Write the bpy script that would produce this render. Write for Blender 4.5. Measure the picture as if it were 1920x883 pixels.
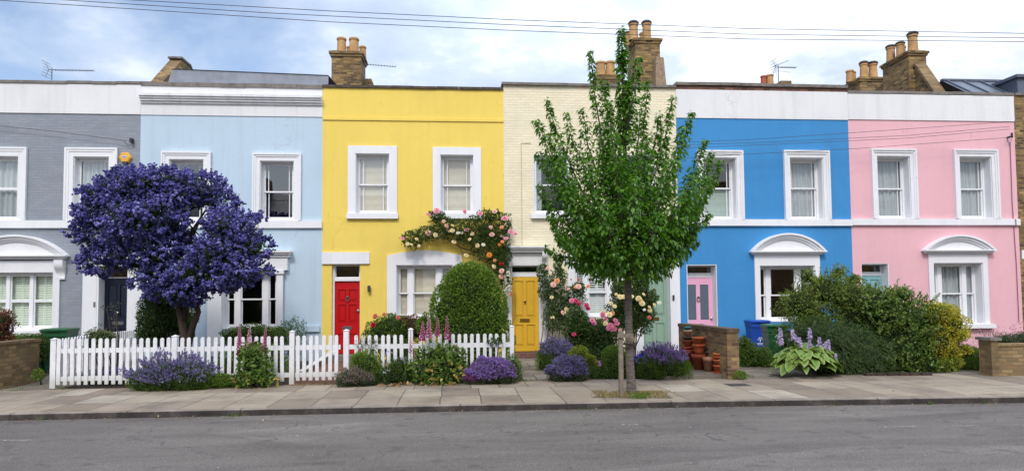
import bpy, math, random
import numpy as np
from mathutils import Vector, Matrix

for o in list(bpy.data.objects):
    bpy.data.objects.remove(o)
scene = bpy.context.scene
COL = scene.collection
rng = np.random.default_rng(7)
random.seed(7)

# ------------------------------------------------------------------ camera
FPX, YAW, PITCH, ROLL, SHY, CZ = 1250., math.radians(4.5), math.radians(2.7), 0.0085, 0.031, 1.72
fw = np.array([math.sin(YAW)*math.cos(PITCH), math.cos(YAW)*math.cos(PITCH), math.sin(PITCH)])
r0 = np.array([math.cos(YAW), -math.sin(YAW), 0.]); u0 = np.cross(r0, fw)
rt = math.cos(ROLL)*r0-math.sin(ROLL)*u0
up = math.cos(ROLL)*u0+math.sin(ROLL)*r0
EYE = np.array([0, 0, CZ])
cd = bpy.data.cameras.new('camera'); cam = bpy.data.objects.new('camera', cd); COL.objects.link(cam)
cam.matrix_world = Matrix(((rt[0], up[0], -fw[0], 0), (rt[1], up[1], -fw[1], 0), (rt[2], up[2], -fw[2], CZ), (0, 0, 0, 1)))
cd.sensor_fit = 'HORIZONTAL'; cd.sensor_width = 36; cd.lens = FPX/1920*36
cd.shift_y = SHY; cd.clip_start = .1; cd.clip_end = 3000
scene.camera = cam

# survey helpers: where a sight line of the photograph meets a real plane of the street
def ray(x, y):
    return rt*((x-960)/1920)+up*(470/1024*(0.5-y/883)+SHY)+fw*(FPX/1920)
def atY(x, y, Y):
    d = ray(x, y); return EYE+d*(Y/d[1])
def atZ(x, y, z):
    d = ray(x, y); return EYE+d*((z-CZ)/d[2])
def scl(Y): return FPX/Y            # photo pixels per metre at depth Y

# ------------------------------------------------------------------ light
SUN_EL, SUN_AZ = math.radians(46), math.radians(196)    # azimuth clockwise from +Y: behind the viewer, a little left
w = bpy.data.worlds.new('World'); scene.world = w; w.use_nodes = True
nt = w.node_tree; nt.nodes.clear()
def N(tree, typ, props=None, **inp):
    n = tree.nodes.new(typ)
    for k, v in (props or {}).items(): setattr(n, k, v)
    for k, v in inp.items():
        key = int(k[1:]) if k[0] == 'i' and k[1:].isdigit() else k.replace('_', ' ')
        s = n.inputs[key]
        if isinstance(v, bpy.types.NodeSocket): tree.links.new(v, s)
        else: s.default_value = v
    return n
def RAMP(tree, fac, stops, interp='LINEAR'):
    n = tree.nodes.new('ShaderNodeValToRGB'); tree.links.new(fac, n.inputs[0])
    cr = n.color_ramp; cr.interpolation = interp
    while len(cr.elements) < len(stops): cr.elements.new(.5)
    for e, (p, c) in zip(cr.elements, stops):
        e.position = p; e.color = (c[0], c[1], c[2], 1) if hasattr(c, '__len__') else (c, c, c, 1)
    return n.outputs[0]
def MATH(tree, op, a, b=0., c=None, clamp=False):
    n = tree.nodes.new('ShaderNodeMath'); n.operation = op; n.use_clamp = clamp
    for i, v in enumerate([a, b] + ([c] if c is not None else [])):
        if isinstance(v, bpy.types.NodeSocket): tree.links.new(v, n.inputs[i])
        else: n.inputs[i].default_value = v
    return n.outputs[0]
def MIX(tree, fac, a, b, blend='MIX'):
    n = tree.nodes.new('ShaderNodeMix'); n.data_type = 'RGBA'; n.blend_type = blend
    for s, v in ((n.inputs[0], fac), (n.inputs[6], a), (n.inputs[7], b)):
        if isinstance(v, bpy.types.NodeSocket): tree.links.new(v, s)
        elif hasattr(v, '__len__'): s.default_value = (v[0], v[1], v[2], 1)
        else: s.default_value = v
    return n.outputs[2]
sky = N(nt, 'ShaderNodeTexSky', dict(sky_type='NISHITA', sun_disc=False, sun_elevation=SUN_EL, sun_rotation=SUN_AZ,
        altitude=50, air_density=1.0, dust_density=1.2, ozone_density=2.0))
tc = N(nt, 'ShaderNodeTexCoord')
sx = N(nt, 'ShaderNodeSeparateXYZ', i0=tc.outputs['Generated'])
zz = MATH(nt, 'MAXIMUM', sx.outputs[2], 0.0)
zd = MATH(nt, 'ADD', zz, .16)
cv = N(nt, 'ShaderNodeCombineXYZ', i0=MATH(nt, 'DIVIDE', sx.outputs[0], zd), i1=MATH(nt, 'DIVIDE', sx.outputs[1], zd), i2=0.37)
n1 = N(nt, 'ShaderNodeTexNoise', Vector=cv.outputs[0], Scale=.72, Detail=7., Roughness=.52, Distortion=.35)
n2 = N(nt, 'ShaderNodeTexNoise', Vector=cv.outputs[0], Scale=1.9, Detail=6., Roughness=.6)
bias = MATH(nt, 'MULTIPLY_ADD', sx.outputs[0], .24, 0.015)            # more cloud towards the right of the street
cf = RAMP(nt, MATH(nt, 'ADD', n1.outputs[0], bias), [(.42, 0.08), (.50, .58), (.60, .96)])
shade = RAMP(nt, n2.outputs[0], [(.33, (4.7, 5.5, 7.2)), (.48, (5.9, 6.7, 8.1)), (.58, (8.3, 8.7, 9.4))])
elev = MATH(nt, 'MULTIPLY_ADD', zz, 2.1, .40)
cl = MIX(nt, 1.0, shade, N(nt, 'ShaderNodeCombineXYZ', i0=elev, i1=elev, i2=elev).outputs[0], 'MULTIPLY')
blue = MIX(nt, 1.0, sky.outputs[0], (1.6, 1.5, 1.45), 'MULTIPLY')
out = MIX(nt, cf, blue, cl)
bg = N(nt, 'ShaderNodeBackground', Color=out, Strength=.105)
N(nt, 'ShaderNodeOutputWorld', Surface=bg.outputs[0])
sl = bpy.data.lights.new('sun', 'SUN'); sl.energy = 1.5; sl.angle = math.radians(10); sl.color = (1, .96, .9)
so = bpy.data.objects.new('sun', sl); COL.objects.link(so)
sd = Vector((math.sin(SUN_AZ)*math.cos(SUN_EL), math.cos(SUN_AZ)*math.cos(SUN_EL), math.sin(SUN_EL)))
so.rotation_euler = sd.to_track_quat('Z', 'Y').to_euler(); so.location = (0, -20, 30)
vs = scene.view_settings
vs.view_transform = 'Standard'; vs.look = 'None'; vs.gamma = 1; vs.use_curve_mapping = False
vs.exposure = .35
scene.cycles.use_denoising = True
scene.cycles.max_bounces = 6; scene.cycles.transparent_max_bounces = 12
scene.cycles.diffuse_bounces = 3; scene.cycles.glossy_bounces = 2

# ------------------------------------------------------------------ object helpers
ORG = {}
def tag(o, label=None, cat=None, group=None, kind=None):
    if label: o['label'] = label
    if cat: o['category'] = cat
    if group: o['group'] = group
    if kind: o['kind'] = kind
    return o
def thing(name, label, cat, loc, group=None):
    o = bpy.data.objects.new(name, None); COL.objects.link(o)
    o.location = [float(v) for v in loc]; o.empty_display_size = .1
    ORG[o] = np.array(loc, float)
    return tag(o, label, cat, group)
def link_mesh(name, me, mat, parent=None, org=None):
    o = bpy.data.objects.new(name, me); COL.objects.link(o)
    if mat is not None and not me.materials: me.materials.append(mat)
    if parent is not None:
        o.parent = parent; ORG[o] = ORG[parent]
    else:
        ORG[o] = np.array(org if org is not None else (0, 0, 0), float); o.location = ORG[o]
    return o
def np_mesh(name, V, loops, counts, rnd=None, smooth=False):
    me = bpy.data.meshes.new(name)
    V = np.asarray(V, np.float32); loops = np.asarray(loops, np.int32); counts = np.asarray(counts, np.int32)
    me.vertices.add(len(V)); me.vertices.foreach_set('co', V.ravel())
    me.loops.add(len(loops)); me.loops.foreach_set('vertex_index', loops)
    me.polygons.add(len(counts)); st = np.concatenate([[0], np.cumsum(counts)[:-1]]).astype(np.int32)
    me.polygons.foreach_set('loop_start', st); me.polygons.foreach_set('loop_total', counts)
    if smooth: me.polygons.foreach_set('use_smooth', np.ones(len(counts), bool))
    me.update(calc_edges=True)
    if rnd is not None:
        a = me.attributes.new('rnd', 'FLOAT', 'POINT'); a.data.foreach_set('value', np.asarray(rnd, np.float32))
    return me
class MB:
    def __init__(s): s.v = []; s.f = []; s.r = []
    def add(s, vs_, fs):
        b = len(s.v); s.v += [tuple(map(float, v)) for v in vs_]; s.f += [tuple(i+b for i in f) for f in fs]; return s
    def box(s, x0, x1, y0, y1, z0, z1):
        return s.add([(x0, y0, z0), (x1, y0, z0), (x1, y1, z0), (x0, y1, z0), (x0, y0, z1), (x1, y0, z1), (x1, y1, z1), (x0, y1, z1)],
                     [(0, 3, 2, 1), (4, 5, 6, 7), (0, 1, 5, 4), (1, 2, 6, 5), (2, 3, 7, 6), (3, 0, 4, 7)])
    def frame(s, o, i, y0, y1):      # o, i = (x0,x1,z0,z1): a frame round an opening
        if i[2] > o[2]: s.box(o[0], o[1], y0, y1, o[2], i[2])
        if o[3] > i[3]: s.box(o[0], o[1], y0, y1, i[3], o[3])
        s.box(o[0], i[0], y0, y1, i[2], i[3]); s.box(i[1], o[1], y0, y1, i[2], i[3]); return s
    def prism(s, poly, y0, y1, axis='y'):    # poly of (a,b); axis y: (x,z); axis x: (y,z); axis z: (x,y)
        n = len(poly)
        def p(a, b, t): return {'y': (a, t, b), 'x': (t, a, b), 'z': (a, b, t)}[axis]
        return s.add([p(a, b, y0) for a, b in poly]+[p(a, b, y1) for a, b in poly],
                     [tuple(range(n)), tuple(range(2*n-1, n-1, -1))]+[(i, i+n, (i+1) % n+n, (i+1) % n) for i in range(n)])
    def tube(s, pts, rad, n=6, cap=True):
        pts = [Vector(p) for p in pts]; rad = rad if hasattr(rad, '__len__') else [rad]*len(pts)
        b = len(s.v); a = None
        for k, p in enumerate(pts):
            d = (pts[min(k+1, len(pts)-1)]-pts[max(k-1, 0)])
            if d.length < 1e-9: d = Vector((0, 0, 1))
            d.normalize()
            if a is None: a = d.orthogonal().normalized()
            else:
                a = a-d*a.dot(d); a = a.normalized() if a.length > 1e-6 else d.orthogonal().normalized()
            c = d.cross(a)
            for j in range(n):
                t = 2*math.pi*j/n; s.v.append(tuple(p+(a*math.cos(t)+c*math.sin(t))*rad[k]))
        for k in range(len(pts)-1):
            for j in range(n):
                s.f.append((b+k*n+j, b+k*n+(j+1) % n, b+(k+1)*n+(j+1) % n, b+(k+1)*n+j))
        if cap: s.f.append(tuple(b+j for j in range(n))[::-1]); s.f.append(tuple(b+(len(pts)-1)*n+j for j in range(n)))
        return s
    def lathe(s, c, prof, n=20, closed=False):
        b = len(s.v); m = len(prof)
        for r, z in prof:
            for j in range(n):
                t = 2*math.pi*j/n; s.v.append((c[0]+r*math.cos(t), c[1]+r*math.sin(t), c[2]+z))
        for k in range(m if closed else m-1):
            k2 = (k+1) % m
            for j in range(n): s.f.append((b+k*n+j, b+k*n+(j+1) % n, b+k2*n+(j+1) % n, b+k2*n+j))
        return s
    def build(s, name, mat, parent=None, org=None, smooth=False, recalc=False):
        o_ = ORG[parent] if parent is not None else np.array(org if org is not None else (0, 0, 0), float)
        V = np.array(s.v, float)-o_
        me = bpy.data.meshes.new(name); me.from_pydata(V.tolist(), [], s.f)
        if recalc:
            import bmesh
            bm = bmesh.new(); bm.from_mesh(me); bmesh.ops.recalc_face_normals(bm, faces=bm.faces); bm.to_mesh(me); bm.free()
        if smooth:
            for p in me.polygons: p.use_smooth = True
        me.update()
        return link_mesh(name, me, mat, parent, org)
def copy_tree(o, parent=None):
    c = o.copy(); COL.objects.link(c)
    if parent is not None: c.parent = parent
    ORG[c] = ORG[o].copy()
    for ch in o.children: copy_tree(ch, c)
    return c

# ------------------------------------------------------------------ materials
def lin(h):
    h = h.lstrip('#'); c = [int(h[i:i+2], 16)/255 for i in (0, 2, 4)]
    return tuple(x/12.92 if x <= .04045 else ((x+.055)/1.055)**2.4 for x in c)
def mul(c, k): return tuple(min(1, x*k) for x in c)
def new_mat(name):
    m = bpy.data.materials.new(name); m.use_nodes = True; t = m.node_tree; t.nodes.clear(); return m, t
def finish(t, shader): N(t, 'ShaderNodeOutputMaterial', Surface=shader)
def pos(t): return N(t, 'ShaderNodeNewGeometry').outputs['Position']
def bump(t, h, strength, dist=.01, normal=None):
    n = N(t, 'ShaderNodeBump', Height=h, Strength=strength, Distance=dist)
    if normal is not None: t.links.new(normal, n.inputs['Normal'])
    return n.outputs[0]
def M_paint(name, col, var=.07, rough=.75, bmp=.35, fine=55., dirt=.12, big=1.1, cracks=.35):
    m, t = new_mat(name); p = pos(t)
    st = N(t, 'ShaderNodeMapping', Vector=p, Scale=(1, 1, .45)).outputs[0]
    a = N(t, 'ShaderNodeTexNoise', Vector=st, Scale=big, Detail=6., Roughness=.6).outputs[0]
    b = N(t, 'ShaderNodeTexNoise', Vector=p, Scale=fine, Detail=4., Roughness=.65).outputs[0]
    wv = N(t, 'ShaderNodeTexNoise', Vector=p, Scale=4., Detail=3.).outputs[0]
    c = MIX(t, 1., col, RAMP(t, a, [(.25, 1-var*1.4), (.5, 1.), (.75, 1+var*.6)]), 'MULTIPLY')
    c = MIX(t, 1., c, RAMP(t, b, [(.3, 1-var*.6), (.7, 1.+var*.2)]), 'MULTIPLY')
    if dirt:     # rain streaks: tall thin stains
        sm = N(t, 'ShaderNodeMapping', Vector=p, Scale=(5, 5, .22)).outputs[0]
        s = N(t, 'ShaderNodeTexNoise', Vector=sm, Scale=1., Detail=5., Roughness=.6).outputs[0]
        c = MIX(t, RAMP(t, s, [(.50, 0.), (.78, dirt*1.8)]), c, mul(col, .55))
    if cracks:   # hairline cracks in patches
        wp = N(t, 'ShaderNodeVectorMath', dict(operation='MULTIPLY_ADD'), i0=N(t, 'ShaderNodeTexNoise', Vector=p, Scale=3., Detail=5.).outputs[1], i1=(.6, .6, .6), i2=p).outputs[0]
        vo = N(t, 'ShaderNodeTexVoronoi', dict(feature='DISTANCE_TO_EDGE'), Vector=wp, Scale=.8).outputs[0]
        ck_ = MATH(t, 'MULTIPLY', RAMP(t, vo, [(0., 1.), (.008, 0.)]), RAMP(t, a, [(.52, 0.), (.60, 1.)]))
        c = MIX(t, MATH(t, 'MULTIPLY', ck_, cracks), c, mul(col, .4))
    h = MATH(t, 'MULTIPLY_ADD', wv, 2.2, MATH(t, 'MULTIPLY', b, .6))
    s = N(t, 'ShaderNodeBsdfPrincipled', Base_Color=c, Roughness=rough, Normal=bump(t, h, bmp, .012))
    finish(t, s.outputs[0]); return m
def M_brick(name, cols, mortar, bw=.225, rh=.075, ms=.010, bmp=.6, rough=.85, offs=(0, 0), stain=.3, mortar_smooth=.2, flat=False, dist=.01):
    m, t = new_mat(name); p = pos(t); s = N(t, 'ShaderNodeSeparateXYZ', i0=p)
    if flat: v = N(t, 'ShaderNodeCombineXYZ', i0=MATH(t, 'ADD', s.outputs[0], offs[0]), i1=MATH(t, 'ADD', s.outputs[1], offs[1]))
    else: v = N(t, 'ShaderNodeCombineXYZ', i0=MATH(t, 'ADD', s.outputs[0], MATH(t, 'ADD', s.outputs[1], offs[0])), i1=MATH(t, 'ADD', s.outputs[2], offs[1]))
    wob = N(t, 'ShaderNodeTexNoise', Vector=p, Scale=6., Detail=2.).outputs[1]
    vv = N(t, 'ShaderNodeVectorMath', dict(operation='MULTIPLY_ADD'), i0=wob, i1=(.012, .012, 0), i2=v.outputs[0]).outputs[0]
    br = N(t, 'ShaderNodeTexBrick', dict(offset=.5), Vector=vv, Color1=(0, 0, 0, 1), Color2=(1, 1, 1, 1), Mortar=(.5, .5, .5, 1), Scale=1., Mortar_Size=ms, Mortar_Smooth=mortar_smooth, Bias=0., Brick_Width=bw, Row_Height=rh)
    tone = N(t, 'ShaderNodeSeparateColor', i0=br.outputs['Color']).outputs[0]
    n = len(cols); c = RAMP(t, tone, [((i+.5)/n, cc) for i, cc in enumerate(cols)])
    a = N(t, 'ShaderNodeTexNoise', Vector=p, Scale=1.3, Detail=6., Roughness=.65).outputs[0]
    b = N(t, 'ShaderNodeTexNoise', Vector=p, Scale=38., Detail=5., Roughness=.7).outputs[0]
    c = MIX(t, br.outputs['Fac'], c, mortar)
    c = MIX(t, 1., c, RAMP(t, a, [(.3, 1-stain), (.55, 1.), (.75, 1+stain*.3)]), 'MULTIPLY')
    c = MIX(t, 1., c, RAMP(t, b, [(.3, 1-stain*.5), (.7, 1+stain*.25)]), 'MULTIPLY')
    h = MATH(t, 'ADD', MATH(t, 'MULTIPLY', br.outputs['Fac'], -1.), MATH(t, 'MULTIPLY', b, .5))
    sh = N(t, 'ShaderNodeBsdfPrincipled', Base_Color=c, Roughness=rough, Normal=bump(t, h, bmp, dist))
    finish(t, sh.outputs[0]); return m
def M_plain(name, col, rough=.5, metal=0., var=.05, scale=8., bmp=.05, spec=.5):
    m, t = new_mat(name); p = pos(t)
    a = N(t, 'ShaderNodeTexNoise', Vector=p, Scale=scale, Detail=5., Roughness=.6).outputs[0]
    c = MIX(t, 1., col, RAMP(t, a, [(.3, 1-var), (.7, 1+var)]), 'MULTIPLY')
    s = N(t, 'ShaderNodeBsdfPrincipled', Base_Color=c, Roughness=rough, Metallic=metal, Normal=bump(t, a, bmp, .01))
    s.inputs['Specular IOR Level'].default_value = spec
    finish(t, s.outputs[0]); return m
def M_leaf(name, c0, c1, c2, trans=.3, rough=.45, spec=.35):
    m, t = new_mat(name)
    r = N(t, 'ShaderNodeAttribute', dict(attribute_name='rnd')).outputs['Fac']
    c = RAMP(t, r, [(0., c0), (.5, c1), (1., c2)])
    s = N(t, 'ShaderNodeBsdfPrincipled', Base_Color=c, Roughness=rough); s.inputs['Specular IOR Level'].default_value = spec
    tr = N(t, 'ShaderNodeBsdfTranslucent', Color=MIX(t, 1., c, (1.25, 1.3, .7), 'MULTIPLY'))
    x = N(t, 'ShaderNodeMixShader', i0=trans, i1=s.outputs[0], i2=tr.outputs[0])
    finish(t, x.outputs[0]); return m
def M_glass(name, ior=1.75, tint=(.93, .96, .96), rough=.0):
    m, t = new_mat(name)
    wob = N(t, 'ShaderNodeTexNoise', Vector=pos(t), Scale=1.8, Detail=1.).outputs[0]
    nb = bump(t, wob, .06, .02)
    fc = N(t, 'ShaderNodeLayerWeight', Blend=.5, Normal=nb).outputs['Facing']; f0 = ((ior-1)/(ior+1))**2
    fr = MATH(t, 'MULTIPLY_ADD', MATH(t, 'POWER', fc, 5.), 1-f0, f0)
    g = N(t, 'ShaderNodeBsdfGlossy', Color=(1, 1, 1, 1), Roughness=rough, Normal=nb); tr = N(t, 'ShaderNodeBsdfTransparent', Color=(*tint, 1))
    x = N(t, 'ShaderNodeMixShader', i0=MATH(t, 'MULTIPLY', fr, 1.35, clamp=True), i1=tr.outputs[0], i2=g.outputs[0])
    finish(t, x.outputs[0]); return m

WHITE = M_paint('white_render', (.80, .80, .81), var=.05, bmp=.15, dirt=.10)
BANDW = M_paint('grey_white_band_render', (.76, .755, .75), var=.06, bmp=.15, dirt=.14)
GLOSS = M_plain('white_gloss_paint', (.82, .82, .83), rough=.35, var=.03, bmp=.02)
m, t = new_mat('white_fence_paint'); p = pos(t)
a = N(t, 'ShaderNodeTexNoise', Vector=p, Scale=9., Detail=6., Roughness=.7).outputs[0]
hz_ = RAMP(t, MATH(t, 'ADD', N(t, 'ShaderNodeSeparateXYZ', i0=p).outputs[2], MATH(t, 'MULTIPLY', a, -.35)), [(.0, 1.), (.22, 0.)])
c = MIX(t, 1., (.79, .79, .80), RAMP(t, a, [(.3, .84), (.55, 1.)]), 'MULTIPLY')
c = MIX(t, MATH(t, 'MULTIPLY', hz_, .45), c, (.30, .29, .20))
c = MIX(t, RAMP(t, a, [(.66, 0.), (.72, .6)]), c, (.42, .42, .34))
finish(t, N(t, 'ShaderNodeBsdfPrincipled', Base_Color=c, Roughness=.5, Normal=bump(t, a, .1, .01)).outputs[0]); FENCEW = m
GREY = M_brick('grey_painted_brick', [lin('898F98'), lin('8F959D'), lin('8B9199'), lin('92979F')], lin('878D96'), ms=.006, bmp=.55, rough=.7, stain=.10)
LBLUE = M_paint('pale_blue_render', lin('BACEDC'), var=.05, bmp=.25)
YELL = M_paint('yellow_render', lin('ECCF60'), var=.05, bmp=.25, dirt=.06)
CREAM = M_brick('cream_painted_brick', [lin('EFE3C2'), lin('F2E7CA'), lin('F0E5C6'), lin('ECE0BF')], lin('EBDFBF'), ms=.006, bmp=.75, rough=.7, stain=.09, dist=.016)
BLUE = M_paint('bright_blue_render', lin('3888C2'), var=.06, bmp=.25, dirt=.05)
PINK = M_paint('pink_render', lin('E5B2B9'), var=.05, bmp=.25, dirt=.06)
STOCK = M_brick('stock_brick', [lin('6C5432'), lin('8A6C3E'), lin('A0804C'), lin('7C6038'), lin('B5945A'), lin('57442C')], lin('85755A'), bmp=.9, stain=.4)
STOCK2 = M_brick('yellow_garden_brick', [lin('7E6847'), lin('937850'), lin('A1855A'), lin('6E583A'), lin('876B46')], lin('7C6E56'), bmp=.9, stain=.35)
REDBR = M_brick('old_red_brick', [lin('5B3A30'), lin('7A4B3A'), lin('8C5D48'), lin('6A4A3E')], lin('7A6C60'), bmp=.8, stain=.35)
STONE = M_plain('weathered_stone', lin('77716A'), rough=.9, var=.35, scale=5, bmp=.3)
LEAD = M_plain('lead_sheet', lin('7D838E'), rough=.55, var=.2, scale=3, bmp=.1)
SLATE = M_plain('dark_roof_metal', lin('5A6270'), rough=.45, var=.12, scale=2, bmp=.05)
GLASS = M_glass('window_glass', 1.85)
DARKG = M_glass('dark_glass', 2.1, (.55, .6, .62))
FROST = M_plain('frosted_glass', lin('5F6B78'), rough=.25, var=.05)
ROOM = M_plain('dimmed_room_plaster', (.10, .095, .09), rough=.9)  # low albedo: the dimness of the rooms is put into the wall colour
BRASS = M_plain('brass', lin('A8843E'), rough=.3, metal=.9)
CHROME = M_plain('nickel', lin('A8A8A8'), rough=.3, metal=.9)
BLACK = M_plain('black_metal', (.02, .02, .022), rough=.5)
IRON = M_plain('aerial_metal', lin('6B6E72'), rough=.5, metal=.6)
POTC = M_plain('chimney_clay', lin('B58E5E'), rough=.8, var=.25, scale=4, bmp=.1)
POTR = M_plain('red_chimney_clay', lin('A3563A'), rough=.8, var=.2, scale=4)
BLIND = M_plain('blind_cloth', lin('D0C5AF'), rough=.9, var=.04)
CURT = M_plain('net_curtain', lin('B4B8B8'), rough=.9, var=.06)
SHUT = M_plain('shutter_paint', lin('ECEEEA'), rough=.5, var=.03)
SHUTG = M_plain('glass_tinted_shutter', lin('E8F0DC'), rough=.5, var=.03)  # white shutters, with the green cast of the glass put into the colour
BARK = None
# ------------------------------------------------------------------ setting
F = 18.6            # plane of the house fronts
PZ = .09            # pavement level
def kerb_y(x): return float(np.interp(x, [-60, -6, 0, 4, 9, 60], [10.42, 10.42, 10.36, 10.27, 10.02, 8.2]))
def strip(mb, y_in, y_out, z, x0=-60, x1=60, n=60):
    xs = np.linspace(x0, x1, n+1)
    for a, b in zip(xs[:-1], xs[1:]):
        mb.add([(a, y_in(a), z), (b, y_in(b), z), (b, y_out(b), z), (a, y_out(a), z)], [(0, 1, 2, 3)])
    return mb
m, t = new_mat('asphalt'); p = pos(t)
a = N(t, 'ShaderNodeTexNoise', Vector=p, Scale=60., Detail=5., Roughness=.8).outputs[0]
b = N(t, 'ShaderNodeTexNoise', Vector=N(t, 'ShaderNodeMapping', Vector=p, Scale=(.35, 1.3, 1)).outputs[0], Scale=1.1, Detail=6., Roughness=.6).outputs[0]
v = N(t, 'ShaderNodeTexVoronoi', dict(feature='DISTANCE_TO_EDGE'), Vector=N(t, 'ShaderNodeVectorMath', dict(operation='MULTIPLY_ADD'), i0=N(t, 'ShaderNodeTexNoise', Vector=p, Scale=2.5, Detail=4.).outputs[1], i1=(.9, .9, 0), i2=p).outputs[0], Scale=.55).outputs[0]
s2 = N(t, 'ShaderNodeTexNoise', Vector=p, Scale=14., Detail=3., Roughness=.6).outputs[0]
c = RAMP(t, a, [(.34, (.060, .057, .056)), (.5, (.150, .144, .142)), (.66, (.33, .315, .305))])
c = MIX(t, 1., c, RAMP(t, b, [(.3, .70), (.5, 1.), (.7, 1.30)]), 'MULTIPLY')
c = MIX(t, 1., c, RAMP(t, s2, [(.3, .85), (.7, 1.12)]), 'MULTIPLY')
crk = MATH(t, 'MULTIPLY', RAMP(t, v, [(0., 1.), (.006, 0.)]), RAMP(t, b, [(.46, 0.), (.54, 1.)]))
st_ = N(t, 'ShaderNodeTexNoise', Vector=p, Scale=3.1, Detail=4., Roughness=.5).outputs[0]
c = MIX(t, RAMP(t, st_, [(.60, 0.), (.68, .45)]), c, (.06, .056, .055))
pt_ = N(t, 'ShaderNodeTexVoronoi', Vector=N(t, 'ShaderNodeMapping', Vector=p, Scale=(.16, .5, 1)).outputs[0], Scale=1.).outputs['Color']
c = MIX(t, 1., c, RAMP(t, N(t, 'ShaderNodeSeparateColor', i0=pt_).outputs[0], [(.2, .86), (.8, 1.10)]), 'MULTIPLY')
c = MIX(t, 1., c, (.93, .86, .78), 'MULTIPLY')
c = MIX(t, MATH(t, 'MULTIPLY', crk, .85), c, (.03, .028, .028))
s = N(t, 'ShaderNodeBsdfPrincipled', Base_Color=c, Roughness=.82, Normal=bump(t, MATH(t, 'ADD', a, MATH(t, 'MULTIPLY', s2, .5)), .7, .012)); finish(t, s.outputs[0]); ASPH = m

def M_flags(name, bw, rh, rot=0., offs=(0, 0), cols=None, moss=True, offset=.43, ms=.012):
    m, t = new_mat(name); p = pos(t)
    mp = N(t, 'ShaderNodeMapping', Vector=p, Rotation=(0, 0, rot), Location=(offs[0], offs[1], 0)).outputs[0]
    wob = N(t, 'ShaderNodeTexNoise', Vector=p, Scale=1.7, Detail=3.).outputs[1]
    vv = N(t, 'ShaderNodeVectorMath', dict(operation='MULTIPLY_ADD'), i0=wob, i1=(.05, .05, 0), i2=mp).outputs[0]
    br = N(t, 'ShaderNodeTexBrick', dict(offset=offset, offset_frequency=2, squash=.8, squash_frequency=3), Vector=vv, Color1=(0, 0, 0, 1), Color2=(1, 1, 1, 1), Mortar=(.5, .5, .5, 1), Scale=1., Mortar_Size=ms, Mortar_Smooth=.3, Brick_Width=bw, Row_Height=rh)
    tone = N(t, 'ShaderNodeSeparateColor', i0=br.outputs['Color']).outputs[0]
    cols = cols or [(.24, .19, .14), (.30, .24, .175), (.325, .265, .195), (.27, .22, .165), (.355, .295, .22), (.30, .245, .185), (.40, .345, .27)]
    c = RAMP(t, tone, [((i+.5)/len(cols), cc) for i, cc in enumerate(cols)], 'CONSTANT')
    a = N(t, 'ShaderNodeTexNoise', Vector=p, Scale=1.6, Detail=7., Roughness=.65).outputs[0]
    b = N(t, 'ShaderNodeTexNoise', Vector=p, Scale=45., Detail=4., Roughness=.7).outputs[0]
    c = MIX(t, 1., c, RAMP(t, a, [(.28, .58), (.5, .92), (.72, 1.08)]), 'MULTIPLY')
    c = MIX(t, 1., c, RAMP(t, b, [(.3, .82), (.7, 1.15)]), 'MULTIPLY')
    c = MIX(t, br.outputs['Fac'], c, MIX(t, RAMP(t, a, [(.5, 0.), (.6, 1.)]), (.035, .033, .028), (.06, .07, .03)))
    h = MATH(t, 'ADD', MATH(t, 'MULTIPLY', br.outputs['Fac'], -1.2), MATH(t, 'MULTIPLY', b, .35))
    h = MATH(t, 'ADD', h, MATH(t, 'MULTIPLY', tone, .6))
    s = N(t, 'ShaderNodeBsdfPrincipled', Base_Color=c, Roughness=.8, Normal=bump(t, h, .5, .012)); finish(t, s.outputs[0]); return m
FLAGS = M_flags('york_stone_flags', .66, .98, 0., (.3, -.62), offset=.0, ms=.008)
PATHS = M_flags('garden_path_flags', .62, .42, .05, (.1, .3), cols=[(.17, .145, .11), (.22, .19, .145), (.25, .215, .165), (.20, .17, .13)])
m, t = new_mat('kerb_granite'); p = pos(t)
mp = N(t, 'ShaderNodeSeparateXYZ', i0=p)
v = N(t, 'ShaderNodeCombineXYZ', i0=mp.outputs[0], i1=.5)
br = N(t, 'ShaderNodeTexBrick', dict(offset=0.), Vector=v.outputs[0], Color1=(0, 0, 0, 1), Color2=(1, 1, 1, 1), Mortar=(.5, .5, .5, 1), Scale=1., Mortar_Size=.012, Brick_Width=1.65, Row_Height=9.)
a = N(t, 'ShaderNodeTexNoise', Vector=p, Scale=3., Detail=7., Roughness=.7).outputs[0]
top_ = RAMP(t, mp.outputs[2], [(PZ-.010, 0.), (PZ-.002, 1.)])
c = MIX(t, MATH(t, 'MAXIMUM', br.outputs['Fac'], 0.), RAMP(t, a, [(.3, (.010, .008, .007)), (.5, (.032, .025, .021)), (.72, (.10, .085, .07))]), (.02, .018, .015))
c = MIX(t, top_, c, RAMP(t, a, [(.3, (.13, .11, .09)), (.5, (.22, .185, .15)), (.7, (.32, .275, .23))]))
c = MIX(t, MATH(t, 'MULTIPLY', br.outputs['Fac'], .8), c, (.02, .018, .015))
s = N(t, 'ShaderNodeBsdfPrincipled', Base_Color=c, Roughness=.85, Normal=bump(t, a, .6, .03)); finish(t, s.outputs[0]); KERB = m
m, t = new_mat('garden_soil'); p = pos(t)
a = N(t, 'ShaderNodeTexNoise', Vector=p, Scale=30., Detail=6., Roughness=.75).outputs[0]
c = RAMP(t, a, [(.3, (.018, .013, .009)), (.5, (.06, .043, .03)), (.65, (.12, .085, .055)), (.75, (.22, .16, .10))])
s = N(t, 'ShaderNodeBsdfPrincipled', Base_Color=c, Roughness=.95, Normal=bump(t, a, 1., .04)); finish(t, s.outputs[0]); SOIL = m

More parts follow.
